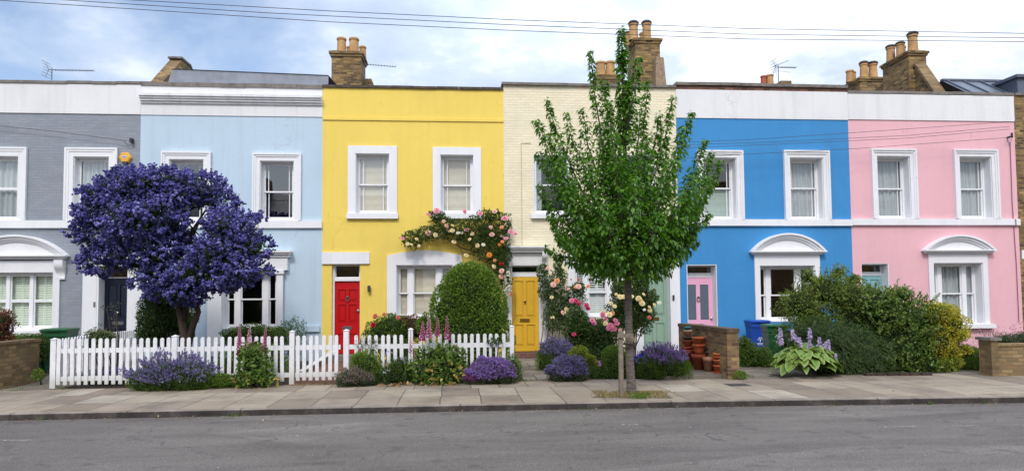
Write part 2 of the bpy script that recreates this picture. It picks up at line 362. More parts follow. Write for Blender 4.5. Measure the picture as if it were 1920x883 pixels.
GF = 13.28          # front edge of the gardens
MB().add([(-1500, -900, -.03), (1500, -900, -.03), (1500, 1500, -.03), (-1500, 1500, -.03)], [(0, 1, 2, 3)]).build('ground', SOIL)['kind'] = 'structure'
tag(strip(MB(), lambda x: -2., lambda x: kerb_y(x)+.02, 0.).build('road', ASPH), kind='structure')
tag(strip(MB(), lambda x: kerb_y(x)+.13, lambda x: GF, PZ).build('pavement', FLAGS), kind='structure')
kb = MB(); xs = np.linspace(-60, 60, 73)
for a_, b_ in zip(xs[:-1], xs[1:]):
    ya, yb = kerb_y(a_), kerb_y(b_)
    P = [(a_, ya, -.01), (b_, yb, -.01), (b_, yb+.02, PZ-.012), (a_, ya+.02, PZ-.012), (b_, yb+.045, PZ+.004), (a_, ya+.045, PZ+.004), (b_, yb+.14, PZ+.004), (a_, ya+.14, PZ+.004)]
    kb.add(P, [(0, 1, 2, 3), (3, 2, 4, 5), (5, 4, 6, 7)])
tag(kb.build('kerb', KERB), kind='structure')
tag(strip(MB(), lambda x: GF, lambda x: F+9, PZ-.004, n=40).build('garden_soil', SOIL), kind='structure')
tag(strip(MB(), lambda x: -12., lambda x: -2., .08, n=30).build('far_pavement', FLAGS), kind='structure')

def sheet(name, pts, z, mat):
    return tag(MB().add([(x, y, z) for x, y in pts], [tuple(range(len(pts)))]).build(name, mat), kind='structure')
sheet('garden_path', [(1.28, GF-.02), (2.32, GF-.02), (2.45, F-.25), (1.25, F-.25)], PZ+.004, PATHS)
sheet('garden_path', [(-8.75, GF-.02), (-7.55, GF-.02), (-7.7, F), (-9.6, F)], PZ+.004, PATHS)
sheet('garden_path', [(5.55, GF-.30), (7.35, GF-.55), (7.6, F), (5.6, F)], PZ+.004, PATHS)
sheet('garden_path', [(8.7+1.5, GF-.85), (10.9, GF-.9), (11.5, F), (10.9, F)], PZ+.002, PATHS)
sheet('garden_path', [(-3.3, GF-.02), (-2.1, GF-.02), (-1.6, F), (-3.5, F)], PZ+.004, REDBR)
step_ = MB().box(3.98, 5.4, GF-.22, F-1.2, PZ-.02, PZ+.07)
tag(step_.build('patio', PATHS), kind='structure')

# worn white lane dashes
m, t = new_mat('worn_road_paint')
a = N(t, 'ShaderNodeTexNoise', Vector=pos(t), Scale=22., Detail=5., Roughness=.7).outputs[0]
f_ = RAMP(t, a, [(.46, 0.), (.66, .85)])
s = N(t, 'ShaderNodeBsdfPrincipled', Base_Color=(.62, .6, .56, 1), Roughness=.8); tr = N(t, 'ShaderNodeBsdfTransparent')
finish(t, N(t, 'ShaderNodeMixShader', i0=f_, i1=tr.outputs[0], i2=s.outputs[0]).outputs[0]); RP = m
for (xa, ya, xb, yb, wd) in [(-30, 826.5, 58, 826, .05), (524, 818, 566, 817, .05), (1165, 797, 1197, 796.5, .05), (1650, 801, 1726, 800, .05), (1788, 798.5, 1840, 797.5, .05)]:
    A, B = atZ(xa, ya, .004), atZ(xb, yb, .004)
    tag(MB().add([(A[0], A[1], .004), (B[0], B[1], .004), (B[0], B[1]+wd, .004), (A[0], A[1]+wd, .004)], [(0, 1, 2, 3)]).build('road_marking', RP), kind='structure')

# ------------------------------------------------------------------ houses
def G(x, y, Y=F):
    q = atY(x, y, Y); return q[0], q[2]
def R(xl, xr, yt, yb, Y=F):
    ym, xm = (yt+yb)/2, (xl+xr)/2
    return (G(xl, ym, Y)[0], G(xr, ym, Y)[0], G(xm, yb, Y)[1], G(xm, yt, Y)[1])
def front_wall(x0, x1, z0, z1, ops, y=F, th=.28):
    xs = sorted({x0, x1, *[v for o in ops for v in o[:2]]}); zs = sorted({z0, z1, *[v for o in ops for v in o[2:]]})
    mb = MB(); ix = {}
    def vid(a, c):
        if (a, c) not in ix: ix[(a, c)] = len(mb.v); mb.v.append((xs[a], y, zs[c]))
        return ix[(a, c)]
    for a in range(len(xs)-1):
        for c in range(len(zs)-1):
            cx, cz = (xs[a]+xs[a+1])/2, (zs[c]+zs[c+1])/2
            if any(o[0] < cx < o[1] and o[2] < cz < o[3] for o in ops): continue
            mb.f.append((vid(a, c), vid(a+1, c), vid(a+1, c+1), vid(a, c+1)))
    for o in ops:
        X0, X1, Z0, Z1 = o
        mb.add([(X0, y, Z0), (X0, y, Z1), (X0, y+th, Z1), (X0, y+th, Z0)], [(0, 1, 2, 3)])
        mb.add([(X1, y, Z0), (X1, y, Z1), (X1, y+th, Z1), (X1, y+th, Z0)], [(3, 2, 1, 0)])
        mb.add([(X0, y, Z1), (X1, y, Z1), (X1, y+th, Z1), (X0, y+th, Z1)], [(0, 1, 2, 3)])
        mb.add([(X0, y, Z0), (X1, y, Z0), (X1, y+th, Z0), (X0, y+th, Z0)], [(3, 2, 1, 0)])
    mb.add([(x0, y, z1), (x1, y, z1), (x1, y+th, z1), (x0, y+th, z1)], [(0, 1, 2, 3)])
    return mb
def arc_band(mb, cx, zb, a, h, t0, t1, y0, y1, n=28):
    """part of a segmental arch (half width a, rise h) between t0 and t1 inside its outer edge"""
    Rr = (a*a+h*h)/(2*h); zc = zb+h-Rr
    def arc(r):
        th = math.acos(min(1, (Rr-h)/r)) if r > Rr-h else 0
        return [(cx+r*math.sin(-th+2*th*i/n), zc+r*math.cos(-th+2*th*i/n)) for i in range(n+1)]
    A, B = arc(Rr-t0), arc(Rr-t1)
    for i in range(n):
        mb.prism([A[i], A[i+1], B[i+1], B[i]], y0, y1)
    return mb
def sashes(parent, X0, X1, Z0, Z1, yw, cols=1, margin=.13, rail=.5, glass=None, bars=True, mull=.10, casement=False, ratios=None):
    glass = glass or GLASS
    fr = MB(); pn = MB(); e = .045
    fr.frame((X0, X1, Z0, Z1), (X0+e, X1-e, Z0+e, Z1-e), yw, yw+.11)
    x0, x1, z0, z1 = X0+e, X1-e, Z0+e, Z1-e
    ratios = ratios or [1]*cols; tot = (x1-x0)-mull*(cols-1); xx = x0; zr = z0+(z1-z0)*rail
    for k, rr in enumerate(ratios):
        wdt = tot*rr/sum(ratios); a, b = xx, xx+wdt; xx = b+mull
        if k < cols-1: fr.box(b, b+mull, yw-.01, yw+.10, z0, z1)
        st = .035
        yu = yw+.02; yl = yw+.058 if not casement else yw+.02
        fr.frame((a, b, zr-.02, z1), (a+st, b-st, zr+.02, z1-st), yu, yu+.035)
        fr.frame((a, b, z0, zr+.018 if not casement else zr-.021), (a+st, b-st, z0+.06, zr-.02 if not casement else zr-.05), yl, yl+.034)
        pn.add([(a, yu+.017, zr), (b, yu+.017, zr), (b, yu+.017, z1), (a, yu+.017, z1)], [(0, 1, 2, 3)])
        pn.add([(a, yl+.017, z0), (b, yl+.017, z0), (b, yl+.017, zr), (a, yl+.017, zr)], [(0, 1, 2, 3)])
        if bars and margin and (b-a) > .4:
            for s_ in (a+st+(b-a)*margin, b-st-(b-a)*margin):
                fr.box(s_-.010, s_+.010, yu+.004, yu+.03, zr+.02, z1-st)
                fr.box(s_-.010, s_+.010, yl+.004, yl+.03, z0+.06, zr-.02)
    f = fr.build('sash_frame', GLOSS, parent); pn.build('pane', glass, parent)
    return (x0, x1, z0, z1)
def cover(parent, kind, x0, x1, z0, z1, y, mat=None, part=1.):
    if kind == 'blind':
        V = []; Fc = []; nz = int((z1-z0)/.035); mb = MB()
        zb = z1-(z1-z0)*part
        nz = max(4, int((z1-zb)/.03))
        for i in range(nz+1):
            z = zb+(z1-zb)*i/nz; yy = y+.012*abs(math.sin(math.pi*(z-zb)/.24))
            V += [(x0, yy, z), (x1, yy, z)]
        for i in range(nz): Fc.append((2*i, 2*i+1, 2*i+3, 2*i+2))
        mb.add(V, Fc).build('blind', mat or BLIND, parent, smooth=True)
    elif kind == 'curtain':
        n = int((x1-x0)/.012); mb = MB(); V = []; Fc = []
        ph = random.random()*6
        for i in range(n+1):
            x = x0+(x1-x0)*i/n; yy = y+.03*math.sin(x*52+ph+1.5*math.sin(x*7))+.015*math.sin(x*23)
            V += [(x, yy, z0), (x, yy+.01, z1)]
        for i in range(n): Fc.append((2*i, 2*i+2, 2*i+3, 2*i+1))
        mb.add(V, Fc).build('curtain', mat or CURT, parent, smooth=True)
    elif kind in ('shutter', 'louvre'):
        mb = MB(); n = max(1, round((x1-x0)/.30)); wd = (x1-x0)/n; zm = (z0+z1)/2
        for k in range(n):
            a, b = x0+k*wd, x0+(k+1)*wd
            for (za, zb) in ((z0, zm-.003), (zm+.003, z1)):
                mb.frame((a, b-.004, za, zb), (a+.035, b-.039, za+.045, zb-.045), y, y+.025)
                z = za+.06
                tilt = .9 if (kind == 'louvre' and za > z0) else .35
                while z < zb-.06:
                    dz, dy = .030*math.cos(tilt), .030*math.sin(tilt)
                    mb.add([(a+.035, y+.012-dy, z-dz), (b-.039, y+.012-dy, z-dz), (b-.039, y+.012+dy, z+dz), (a+.035, y+.012+dy, z+dz)], [(0, 1, 2, 3)])
                    z += .062
        mb.build('shutter', mat or SHUT, parent)
def window(root, op, rings, cols=1, recess=.17, covers=(), sill=None, proj=.05, **kw):
    """op: opening rectangle; rings: moulded surround widths from the outside in as (left/right, top, bottom, projection)"""
    X0, X1, Z0, Z1 = op; mb = MB()
    o = [X0, X1, Z0, Z1]
    for (ws, wt, wb, pr) in reversed(rings):      # innermost last in list
        oo = [o[0]-ws, o[1]+ws, o[2]-wb, o[3]+wt]
        mb.frame(tuple(oo), tuple(o), F-pr, F+.002 if rings else F); o = oo
    # lining of the opening: 20 mm boards standing proud of the masonry
    mb.frame((X0, X1, Z0, Z1), (X0+.02, X1-.02, Z0+.02, Z1-.02), F-.012, F+recess+.02)
    wpart = mb.build('window', WHITE, root)
    g = sashes(wpart, X0+.02, X1-.02, Z0+.02, Z1-.02, F+recess, cols=cols, **kw)
    if sill:
        a, b, zt, zb, pr = sill
        MB().box(a, b, F-pr, F+recess-.002, zb, zt).build('sill', WHITE, wpart)
    for c_ in covers: c_(wpart, g, F+recess)
    return wpart
def cv_(kind, mat=None, part=1., a=0., b=1., dy=.115):
    def f(p, g, y): cover(p, kind, g[0]+(g[1]-g[0])*a, g[0]+(g[1]-g[0])*b, g[2], g[3], y+dy, mat, part)
    return f
def pediment(root, cx, zb, a, h, name='pediment'):
    mb = MB()
    arc_band(mb, cx, zb, a, h, 0, .055, F-.20, F)
    arc_band(mb, cx, zb, a, h, .055, .12, F-.15, F)
    arc_band(mb, cx, zb, a, h, .12, .17, F-.11, F)
    Rr = (a*a+h*h)/(2*h)
    arc_band(mb, cx, zb, a, h, .17, h-.002, F-.06, F)
    mb.box(cx-a-.02, cx+a+.02, F-.20, F, zb-.035, zb-.001); mb.box(cx-a+.03, cx+a-.03, F-.14, F, zb-.075, zb-.036)
    mb.box(cx-a+.06, cx+a-.06, F-.10, F, zb-.105, zb-.076)
    return mb.build(name, WHITE, root)
def hood(mb, x0, x1, zt, depth=.25, h=.14):
    mb.box(x0, x1, F-depth, F, zt-h*.3, zt); mb.box(x0+.03, x1-.03, F-depth+.04, F, zt-h*.6, zt-h*.3-.001); mb.box(x0+.06, x1-.06, F-depth+.09, F, zt-h, zt-h*.6-.001)
def console(mb, x0, x1, zt, zb, depth=.2):
    h = zt-zb; pts = [(F, zt), (F-depth, zt), (F-depth, zt-h*.15)]
    for i in range(9):
        t_ = i/8; pts.append((F-depth*(1-.75*t_)-.02*math.sin(t_*math.pi*2), zt-h*(.15+.7*t_)))
    pts += [(F-depth*.32, zb+h*.1), (F-depth*.3, zb), (F, zb)]
    mb.prism(pts, x0, x1, axis='x'); return mb
def leaf_door(root, r, mat, y, panels, name='door', letter=(.3, .7, .40), lmat=None, knob=None, knocker=None, glazed=None, label=None):
    X0, X1, Z0, Z1 = r; W, H = X1-X0, Z1-Z0
    mb = MB(); mb.box(X0, X1, y, y+.045, Z0, Z1)
    o = mb
    xs = sorted({0, 1, *[v for q in panels for v in q[:2]]}); zs = sorted({0, 1, *[v for q in panels for v in q[2:]]})
    for i in range(len(xs)-1):
        for j in range(len(zs)-1):
            cx, cz = (xs[i]+xs[i+1])/2, (zs[j]+zs[j+1])/2
            if any(q[0] < cx < q[1] and q[2] < cz < q[3] for q in panels): continue
            o.box(X0+xs[i]*W, X0+xs[i+1]*W, y-.026, y-.001, Z0+zs[j]*H, Z0+zs[j+1]*H)
    for k, q in enumerate(panels):
        if glazed and k in glazed: continue
        e = .035
        o.box(X0+q[0]*W+e, X0+q[1]*W-e, y-.016, y-.001, Z0+q[2]*H+e, Z0+q[3]*H-e)
        o.frame((X0+q[0]*W, X0+q[1]*W, Z0+q[2]*H, Z0+q[3]*H), (X0+q[0]*W+.012, X0+q[1]*W-.012, Z0+q[2]*H+.012, Z0+q[3]*H-.012), y-.034, y-.0255)
    d = o.build(name, mat, root)
    if label: d['label'] = label
    if glazed:
        for k in glazed:
            q = panels[k]; MB().box(X0+q[0]*W, X0+q[1]*W, y-.012, y-.002, Z0+q[2]*H, Z0+q[3]*H).build('pane', FROST, d)
    if letter:
        a, b, zc = letter; zc = Z0+zc*H
        l = MB(); l.frame((X0+a*W, X0+b*W, zc-.045, zc+.045), (X0+a*W+.02, X0+b*W-.02, zc-.022, zc+.022), y-.045, y-.027); l.box(X0+a*W+.018, X0+b*W-.018, y-.037, y-.027, zc-.024, zc+.024)
        l.build('letter_box', lmat or BRASS, d)
    if knob:
        kx, kz = X0+knob[0]*W, Z0+knob[1]*H
        MB().lathe((0, 0, 0), [(0.001, 0), (.03, 0), (.03, .01), (.012, .015), (.012, .04), (.034, .055), (.034, .07), (.001, .08)], 12)
        kb_ = MB()
        for rr, yy in ((.03, 0), (.012, .02), (.034, .04), (.028, .06)): pass
        kb_.tube([(kx, y-.027, kz), (kx, y-.035, kz), (kx, y-.036, kz), (kx, y-.06, kz), (kx, y-.061, kz), (kx, y-.08, kz), (kx, y-.09, kz)], [.03, .03, .012, .012, .034, .034, .016], 12)
        kb_.build('knob', lmat or BRASS, d)
    if knocker:
        kx, kz = X0+knocker[0]*W, Z0+knocker[1]*H; kk = MB()
        kk.tube([(kx, y-.027, kz+.05), (kx, y-.07, kz+.05)], [.03, .02], 10)
        kk.tube([(kx+.045*math.cos(t_), y-.06, kz+.065*math.sin(t_)-.01) for t_ in np.linspace(0, 2*math.pi, 17)], .011, 6)
        kk.build('knocker', lmat or BRASS, d)
    return d
def fanlight(root, r, y, mat=None):
    X0, X1, Z0, Z1 = r
    f = MB().frame((X0, X1, Z0, Z1), (X0+.03, X1-.03, Z0+.03, Z1-.03), y-.03, y+.04).build('fanlight', GLOSS, root)
    MB().add([(X0, y, Z0), (X1, y, Z0), (X1, y, Z1), (X0, y, Z1)], [(0, 1, 2, 3)]).build('pane', mat or DARKG, f); return f

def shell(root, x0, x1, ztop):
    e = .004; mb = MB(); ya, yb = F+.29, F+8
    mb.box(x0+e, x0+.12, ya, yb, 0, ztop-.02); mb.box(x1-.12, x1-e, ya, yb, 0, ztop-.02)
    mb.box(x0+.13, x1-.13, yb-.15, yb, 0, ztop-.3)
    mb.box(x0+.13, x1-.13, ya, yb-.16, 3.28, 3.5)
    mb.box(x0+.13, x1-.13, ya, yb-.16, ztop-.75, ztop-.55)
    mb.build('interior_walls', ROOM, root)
def coping(root, x0, x1, za, zb, th, mat, over=.05, depth=.42):
    mb = MB(); n = max(2, int((x1-x0)/.62))
    for i in range(n):
        a, b = x0+(x1-x0)*i/n, x0+(x1-x0)*(i+1)/n-.006
        z0_, z1_ = za+(zb-za)*i/n, za+(zb-za)*(i+1)/n; d1, d2 = random.uniform(-.006, .006), random.uniform(-.008, .008)
        z0_ += d2; z1_ += d2
        P = [(a, z0_-th), (b, z1_-th), (b, z1_), (a, z0_)]
        mb.prism(P, F-over+d1, F+depth)
    return mb.build('coping', mat, root)
def chimney(root, x0, x1, y0, y1, zb, zt, pots, mat=STOCK, potmat=POTC, cap=True, base=None, label=None):
    mb = MB().box(x0, x1, y0, y1, zb, zt-.16)
    if cap:
        mb.box(x0-.04, x1+.04, y0-.04, y1+.04, zt-.159, zt-.08); mb.box(x0-.08, x1+.08, y0-.08, y1+.08, zt-.079, zt)
    else: mb.box(x0-.03, x1+.03, y0-.03, y1+.03, zt-.159, zt)
    mb.box(x0+.02, x1-.02, y0+.02, y1-.02, zt+.001, zt+.05)
    c_ = mb.build('chimney', mat, root)
    if label: c_['label'] = label
    for (px_, py_, r_, h_, cowl) in pots:
        P = [(r_*1.06, 0), (r_*1.06, h_*.10), (r_*.98, h_*.12), (r_*.90, h_*.84), (r_*1.04, h_*.86), (r_*1.06, h_*.94), (r_*.98, h_), (r_*.8, h_), (r_*.75, h_*.7)]
        pm = MB().lathe((px_, py_, zt+.045), P, 18)
        o = pm.build('chimney_pot', potmat if not isinstance(cowl, bpy.types.Material) else cowl, c_, smooth=False)
        if cowl is True:
            q = MB().lathe((px_, py_, zt+.045), [(r_*1.15, h_*.97), (r_*1.2, h_*1.03), (r_*.9, h_*1.12), (.01, h_*1.13)], 14); q.build('pot_cowl', BLACK, c_)
    return c_

hz = {}   # houses
def house(key, label, x0, x1, ztop, mat, ops, z0=.05):
    r = thing('terraced_house', label, 'house', ((x0+x1)/2, F, PZ), 'houses of the painted terrace'); hz[key] = r
    front_wall(x0, x1, z0, ztop, ops).build('front_wall', mat, r)
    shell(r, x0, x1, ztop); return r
XG0, XG, XL, XY, XC, XB, XP = -13.65, -8.60, -3.76, 1.26, 6.25, 11.44, 16.66
ZB0, ZB1 = 3.70, 3.90      # string course
def band_plate(root, x0, x1, z0, z1, proj, mat, name='parapet_band', label=None):
    o = MB().box(x0, x1, F-proj, F+.001, z0, z1).build(name, mat, root)
    if label: o['label'] = label
    return o
e = .0015
# ---- grey house
gw = R(138, 204.5, 294, 413); glw = R(-33, 34.5, 293, 412); gg = R(-37, 100, 511, 620); gd = R(188, 240, 522, 662)
gw = (gw[0], gw[1], ZB1+.002, gw[3]); glw = (glw[0], glw[1], ZB1+.002, glw[3])
r = house('grey', 'grey painted brick terraced house with white arched window and navy door at the left', XG0, XG, 7.60, GREY, [gw, glw, gg, (gd[0]-.06, gd[1]+.06, .05, gd[3]+.42)])
rings_m = [(.05, .05, 0, .075), (.06, .06, 0, .06), (.11, .13, 0, .045)]
for q in (glw, gw):
    window(r, q, rings_m, recess=.14, rail=.52, bars=False, casement=True, covers=[cv_('curtain')])
band_plate(r, XG0, XG-e, G(130, 213)[1], 7.60, .025, BANDW, label='plain white rendered parapet band')
band_plate(r, XG0, XG-e, ZB0, ZB1, .07, WHITE, 'string_course')
coping(r, XG0, XG, 7.66, 7.68, .07, STONE)
window(r, gg, [(.17, .30, 0, .05)], cols=3, recess=.12, bars=False, casement=True, rail=.52, mull=.08, covers=[cv_('shutter', SHUTG)], sill=(gg[0]-.22, gg[1]+.22, gg[2]-.0, gg[2]-.13, .14))
cx = (gg[0]+gg[1])/2; a = G(130, 480)[0]-cx
pediment(r, cx, G(30, 479)[1], a, G(30, 441)[1]-G(30, 479)[1])
mb = MB(); zc1, zc0 = G(120, 488)[1], G(120, 524)[1]
console(mb, cx+a-.30, cx+a-.08, zc1, zc0, .17); mb.build('console_bracket', WHITE, r); mb = MB(); console(mb, cx-a+.08, cx-a+.30, zc1, zc0, .17); mb.build('console_bracket', WHITE, r)
dx0, dx1 = gd[0]-.06, gd[1]+.06
mb = MB(); mb.box(G(158, 560)[0], dx0, F-.10, F+.002, .05, G(200, 500)[1]); mb.box(dx1, G(269, 560)[0], F-.10, F+.002, .05, G(200, 500)[1])
mb.box(dx0, dx1, F-.10, F+.002, gd[3]+.42, G(200, 500)[1]); hood(mb, G(154, 490)[0], G(274, 490)[0], G(200, 484)[1], .3, .22)
mb.frame((dx0, dx1, .24, gd[3]+.42), (dx0+.05, dx1-.05, .24, gd[3]+.37), F-.09, F+.30)
mb.build('door_surround', WHITE, r)
NAVY = M_plain('navy_gloss_paint', (.012, .017, .035), rough=.3, var=.05)
leaf_door(r, (gd[0]-.01, gd[1]+.01, .25, gd[3]), NAVY, F+.24, [(.12, .46, .5, .93), (.54, .88, .5, .93), (.12, .46, .08, .36), (.54, .88, .08, .36)], letter=(.3, .7, .43), lmat=CHROME, knob=(.5, .56))
fanlight(r, (gd[0]-.01, gd[1]+.01, gd[3]+.01, gd[3]+.37), F+.25)
MB().box(dx0-.2, dx1+.2, F-.45, F+.3, .07, .235).build('door_step', STONE, r)
# ---- pale blue house
lw1 = R(317, 382, 299, 415); lw2 = R(487.5, 551.5, 302, 416); lg = R(418, 520, 509.5, 617); ld = R(300, 345, 527, 662)
lw1 = (lw1[0], lw1[1], ZB1+.002, lw1[3]); lw2 = (lw2[0], lw2[1], ZB1+.002, lw2[3])
r = house('pale_blue', 'pale blue rendered terraced house behind the purple flowering tree', XG, XL, 7.60, LBLUE, [lw1, lw2, lg, (ld[0]-.04, ld[1]+.04, .05, ld[3]+.42)])
rings_b = [(.045, .05, 0, .085), (.05, .05, 0, .065), (.10, .11, 0, .045)]
for q in (lw1, lw2): window(r, q, rings_b, recess=.16, rail=.5, margin=.10, covers=[])
band_plate(r, XG+e, XL-e, G(400, 217)[1], 7.60, .022, BANDW)
band_plate(r, XG+e, XL-e, ZB0, ZB1, .07, WHITE, 'string_course')
coping(r, XG, XL, 7.69, 7.67, .11, STONE)
mb = MB(); zt = G(430, 180)[1]; zb_ = G(430, 196)[1]; h_ = zt-zb_
for k, (pr, f0, f1) in enumerate([(.20, 0, .28), (.16, .281, .5), (.12, .501, .75), (.07, .751, 1.)]): mb.box(XG+.01, XL-.01, F-pr, F, zt-h_*f1, zt-h_*f0)
mb.build('cornice', M_paint('stained_cornice_paint', (.78, .78, .78), var=.12, dirt=.35, big=2.5), r)
window(r, lg, [(.10, .0, 0, .05)], cols=3, ratios=[1, 2.9, 1], mull=.15, recess=.14, bars=False, rail=.52, covers=[])
mb = MB(); xr = G(532, 560)[0]; xl = G(392, 560)[0]; zp = G(525, 507)[1]
for (a_, b_) in ((lg[1]+.002, xr), (xl, lg[0]-.002)):
    mb.box(a_, b_, F-.12, F-.051, .25, zp-.10); mb.box(a_-.03, b_+.03, F-.16, F, zp-.099, zp)
mb.box(xl-.06, xr+.12, F-.13, F, zp+.001, G(480, 482)[1]); hood(mb, xl-.2, G(549, 475)[0], G(480, 471)[1], .26, .17)
mb.build('window_surround', WHITE, r)
mb = MB(); mb.frame((ld[0]-.2, ld[1]+.2, .05, ld[3]+.6), (ld[0]-.04, ld[1]+.04, .05, ld[3]+.42), F-.06, F+.002); hood(mb, ld[0]-.3, ld[1]+.3, ld[3]+.76, .28, .16); mb.build('door_surround', WHITE, r)
leaf_door(r, (ld[0]-.02, ld[1]+.02, .25, ld[3]), M_plain('grey_door_paint', (.05, .06, .07), rough=.4), F+.22, [(.12, .46, .5, .93), (.54, .88, .5, .93), (.12, .46, .08, .36), (.54, .88, .08, .36)])
fanlight(r, (ld[0]-.04, ld[1]+.04, ld[3]+.01, ld[3]+.42), F+.23)
MB().box(ld[0]-.3, ld[1]+.3, F-.4, F+.3, .07, .235).build('door_step', STONE, r)
MB().box(G(571, 610)[0], G(600, 610)[0], F-.06, F, G(585, 622)[1], G(585, 611)[1]).build('wall_vent', LBLUE, r)
# ---- yellow house
yw1 = R(666.5, 730.5, 288, 401); yw2 = R(825.5, 888.5, 290.5, 401); yg = R(743, 849, 497, 598); yd = R(626, 674, 527, 662)
dop = (R(622, 675, 495, 600)[0], R(622, 675, 495, 600)[1], .05, G(650, 495)[1])
r = house('yellow', 'bright yellow rendered terraced house with red front door', XL, XY, 7.62, YELL, [yw1, yw2, yg, dop])
for q in (yw1, yw2):
    window(r, q, [(.205, .215, .02, .035)], recess=.17, rail=.50, margin=.12, covers=[cv_('blind')], sill=(q[0]-.235, q[1]+.235, q[2]-.0, q[2]-.14, .09))
mb = MB().box(XL+.002, XY-.002, F-.03, F, G(780, 227)[1], G(780, 222)[1]); mb.build('string_line', YELL, r)
coping(r, XL, XY, 7.69, 7.68, .07, M_plain('dark_coping', lin('4E4640'), rough=.9, var=.4, scale=5, bmp=.3))
mb = MB().box(XL+.003, G(693, 483)[0], F-.05, F+.001, G(650, 495)[1], G(650, 473)[1]); mb.build('door_lintel', WHITE, r)
mb = MB(); mb.frame(dop, (dop[0]+.055, dop[1]-.02, dop[2], dop[3]-.02), F+.10, F+.27); zt_ = G(650, 521)[1]
mb.box(dop[0]+.055, dop[1]-.02, F+.12, F+.26, yd[3]+.005, zt_); mb.build('door_frame', GLOSS, r)
RED = M_plain('red_gloss_paint', lin('BE1119'), rough=.28, var=.04, bmp=.02)
leaf_door(r, (dop[0]+.055, dop[1]-.02, .25, yd[3]), RED, F+.20, [(.13, .45, .73, .89), (.55, .87, .73, .89), (.13, .45, .44, .68), (.55, .87, .44, .68), (.13, .45, .07, .28), (.55, .87, .07, .28)], letter=(.31, .66, .355), lmat=CHROME, knocker=(.5, .76), knob=(.93, .59))
fanlight(r, (dop[0]+.055, dop[1]-.02, zt_, dop[3]-.02), F+.20)
MB().box(dop[0]-.1, dop[1]+.1, F-.35, F+.3, .07, .235).build('door_step', STONE, r)
# window with a low gabled surround
wp = window(r, yg, [], cols=3, ratios=[1, 2.6, 1], mull=.13, recess=.16, bars=False, rail=.48, covers=[cv_('blind')])
mb = MB(); sl_, sr_ = G(726, 550)[0], yg[1]+(yg[0]-G(726, 550)[0]); z0_, z1_ = G(795, 479)[1], G(795, 469)[1]
mb.box(sl_, yg[0], F-.05, F+.001, yg[2]-.02, yg[3]); mb.box(yg[1], sr_, F-.05, F+.001, yg[2]-.02, yg[3])
n = 12; tp = [(sl_+(sr_-sl_)*i/n, z0_+(z1_-z0_)*(1-abs(2*i/n-1)**1.5)) for i in range(n+1)]
for i in range(n): mb.prism([(tp[i][0], yg[3]), (tp[i+1][0], yg[3]), tp[i+1], tp[i]], F-.05, F+.001)
mb.box(sl_-.05, sr_+.05, F-.10, F, yg[2]-.14, yg[2]-.021); mb.build('window_surround', WHITE, r)
# ---- cream house
cw1 = R(1000, 1070, 290, 402); cw2 = R(1160, 1229, 290, 402); cg = R(1077, 1167, 494, 595); cdp = R(957.5, 1012, 496, 662); sdp = R(1203, 1258, 492, 662)
r = house('cream', 'cream painted brick terraced house with yellow and sage green doors', XY, XC, 7.76, CREAM, [cw1, cw2, cg, (cdp[0], cdp[1], .05, cdp[3]), (sdp[0], sdp[1], .05, sdp[3])])
for q in (cw1, cw2):
    window(r, q, [], recess=.10, rail=.5, margin=.10, bars=False, covers=[cv_('curtain', None, 1., 0., .2), cv_('curtain', None, 1., .85, 1.)], sill=(q[0]-.08, q[1]+.10, q[2]+.01, q[2]-.12, .10))
coping(r, XY-.05, XC, 7.83, 7.82, .07, STONE, over=.08)
wp = window(r, cg, [(.18, .25, 0, .035)], cols=3, ratios=[1, 2.2, 1], mull=.13, recess=.12, bars=False, rail=.46, covers=[cv_('louvre', dy=.11)])
q_ = MB().box(G(1057, 500)[0], G(1065, 500)[0], F-.035, F+.001, G(1060, 495)[1], cg[3]+.25); q_.box(G(1178, 500)[0], G(1186, 500)[0], F-.035, F+.001, G(1180, 495)[1], cg[3]+.25); q_.build('window_surround', WHITE, r)
PADW = M_paint('off_white_paint', (.74, .73, .70), var=.06, bmp=.12)
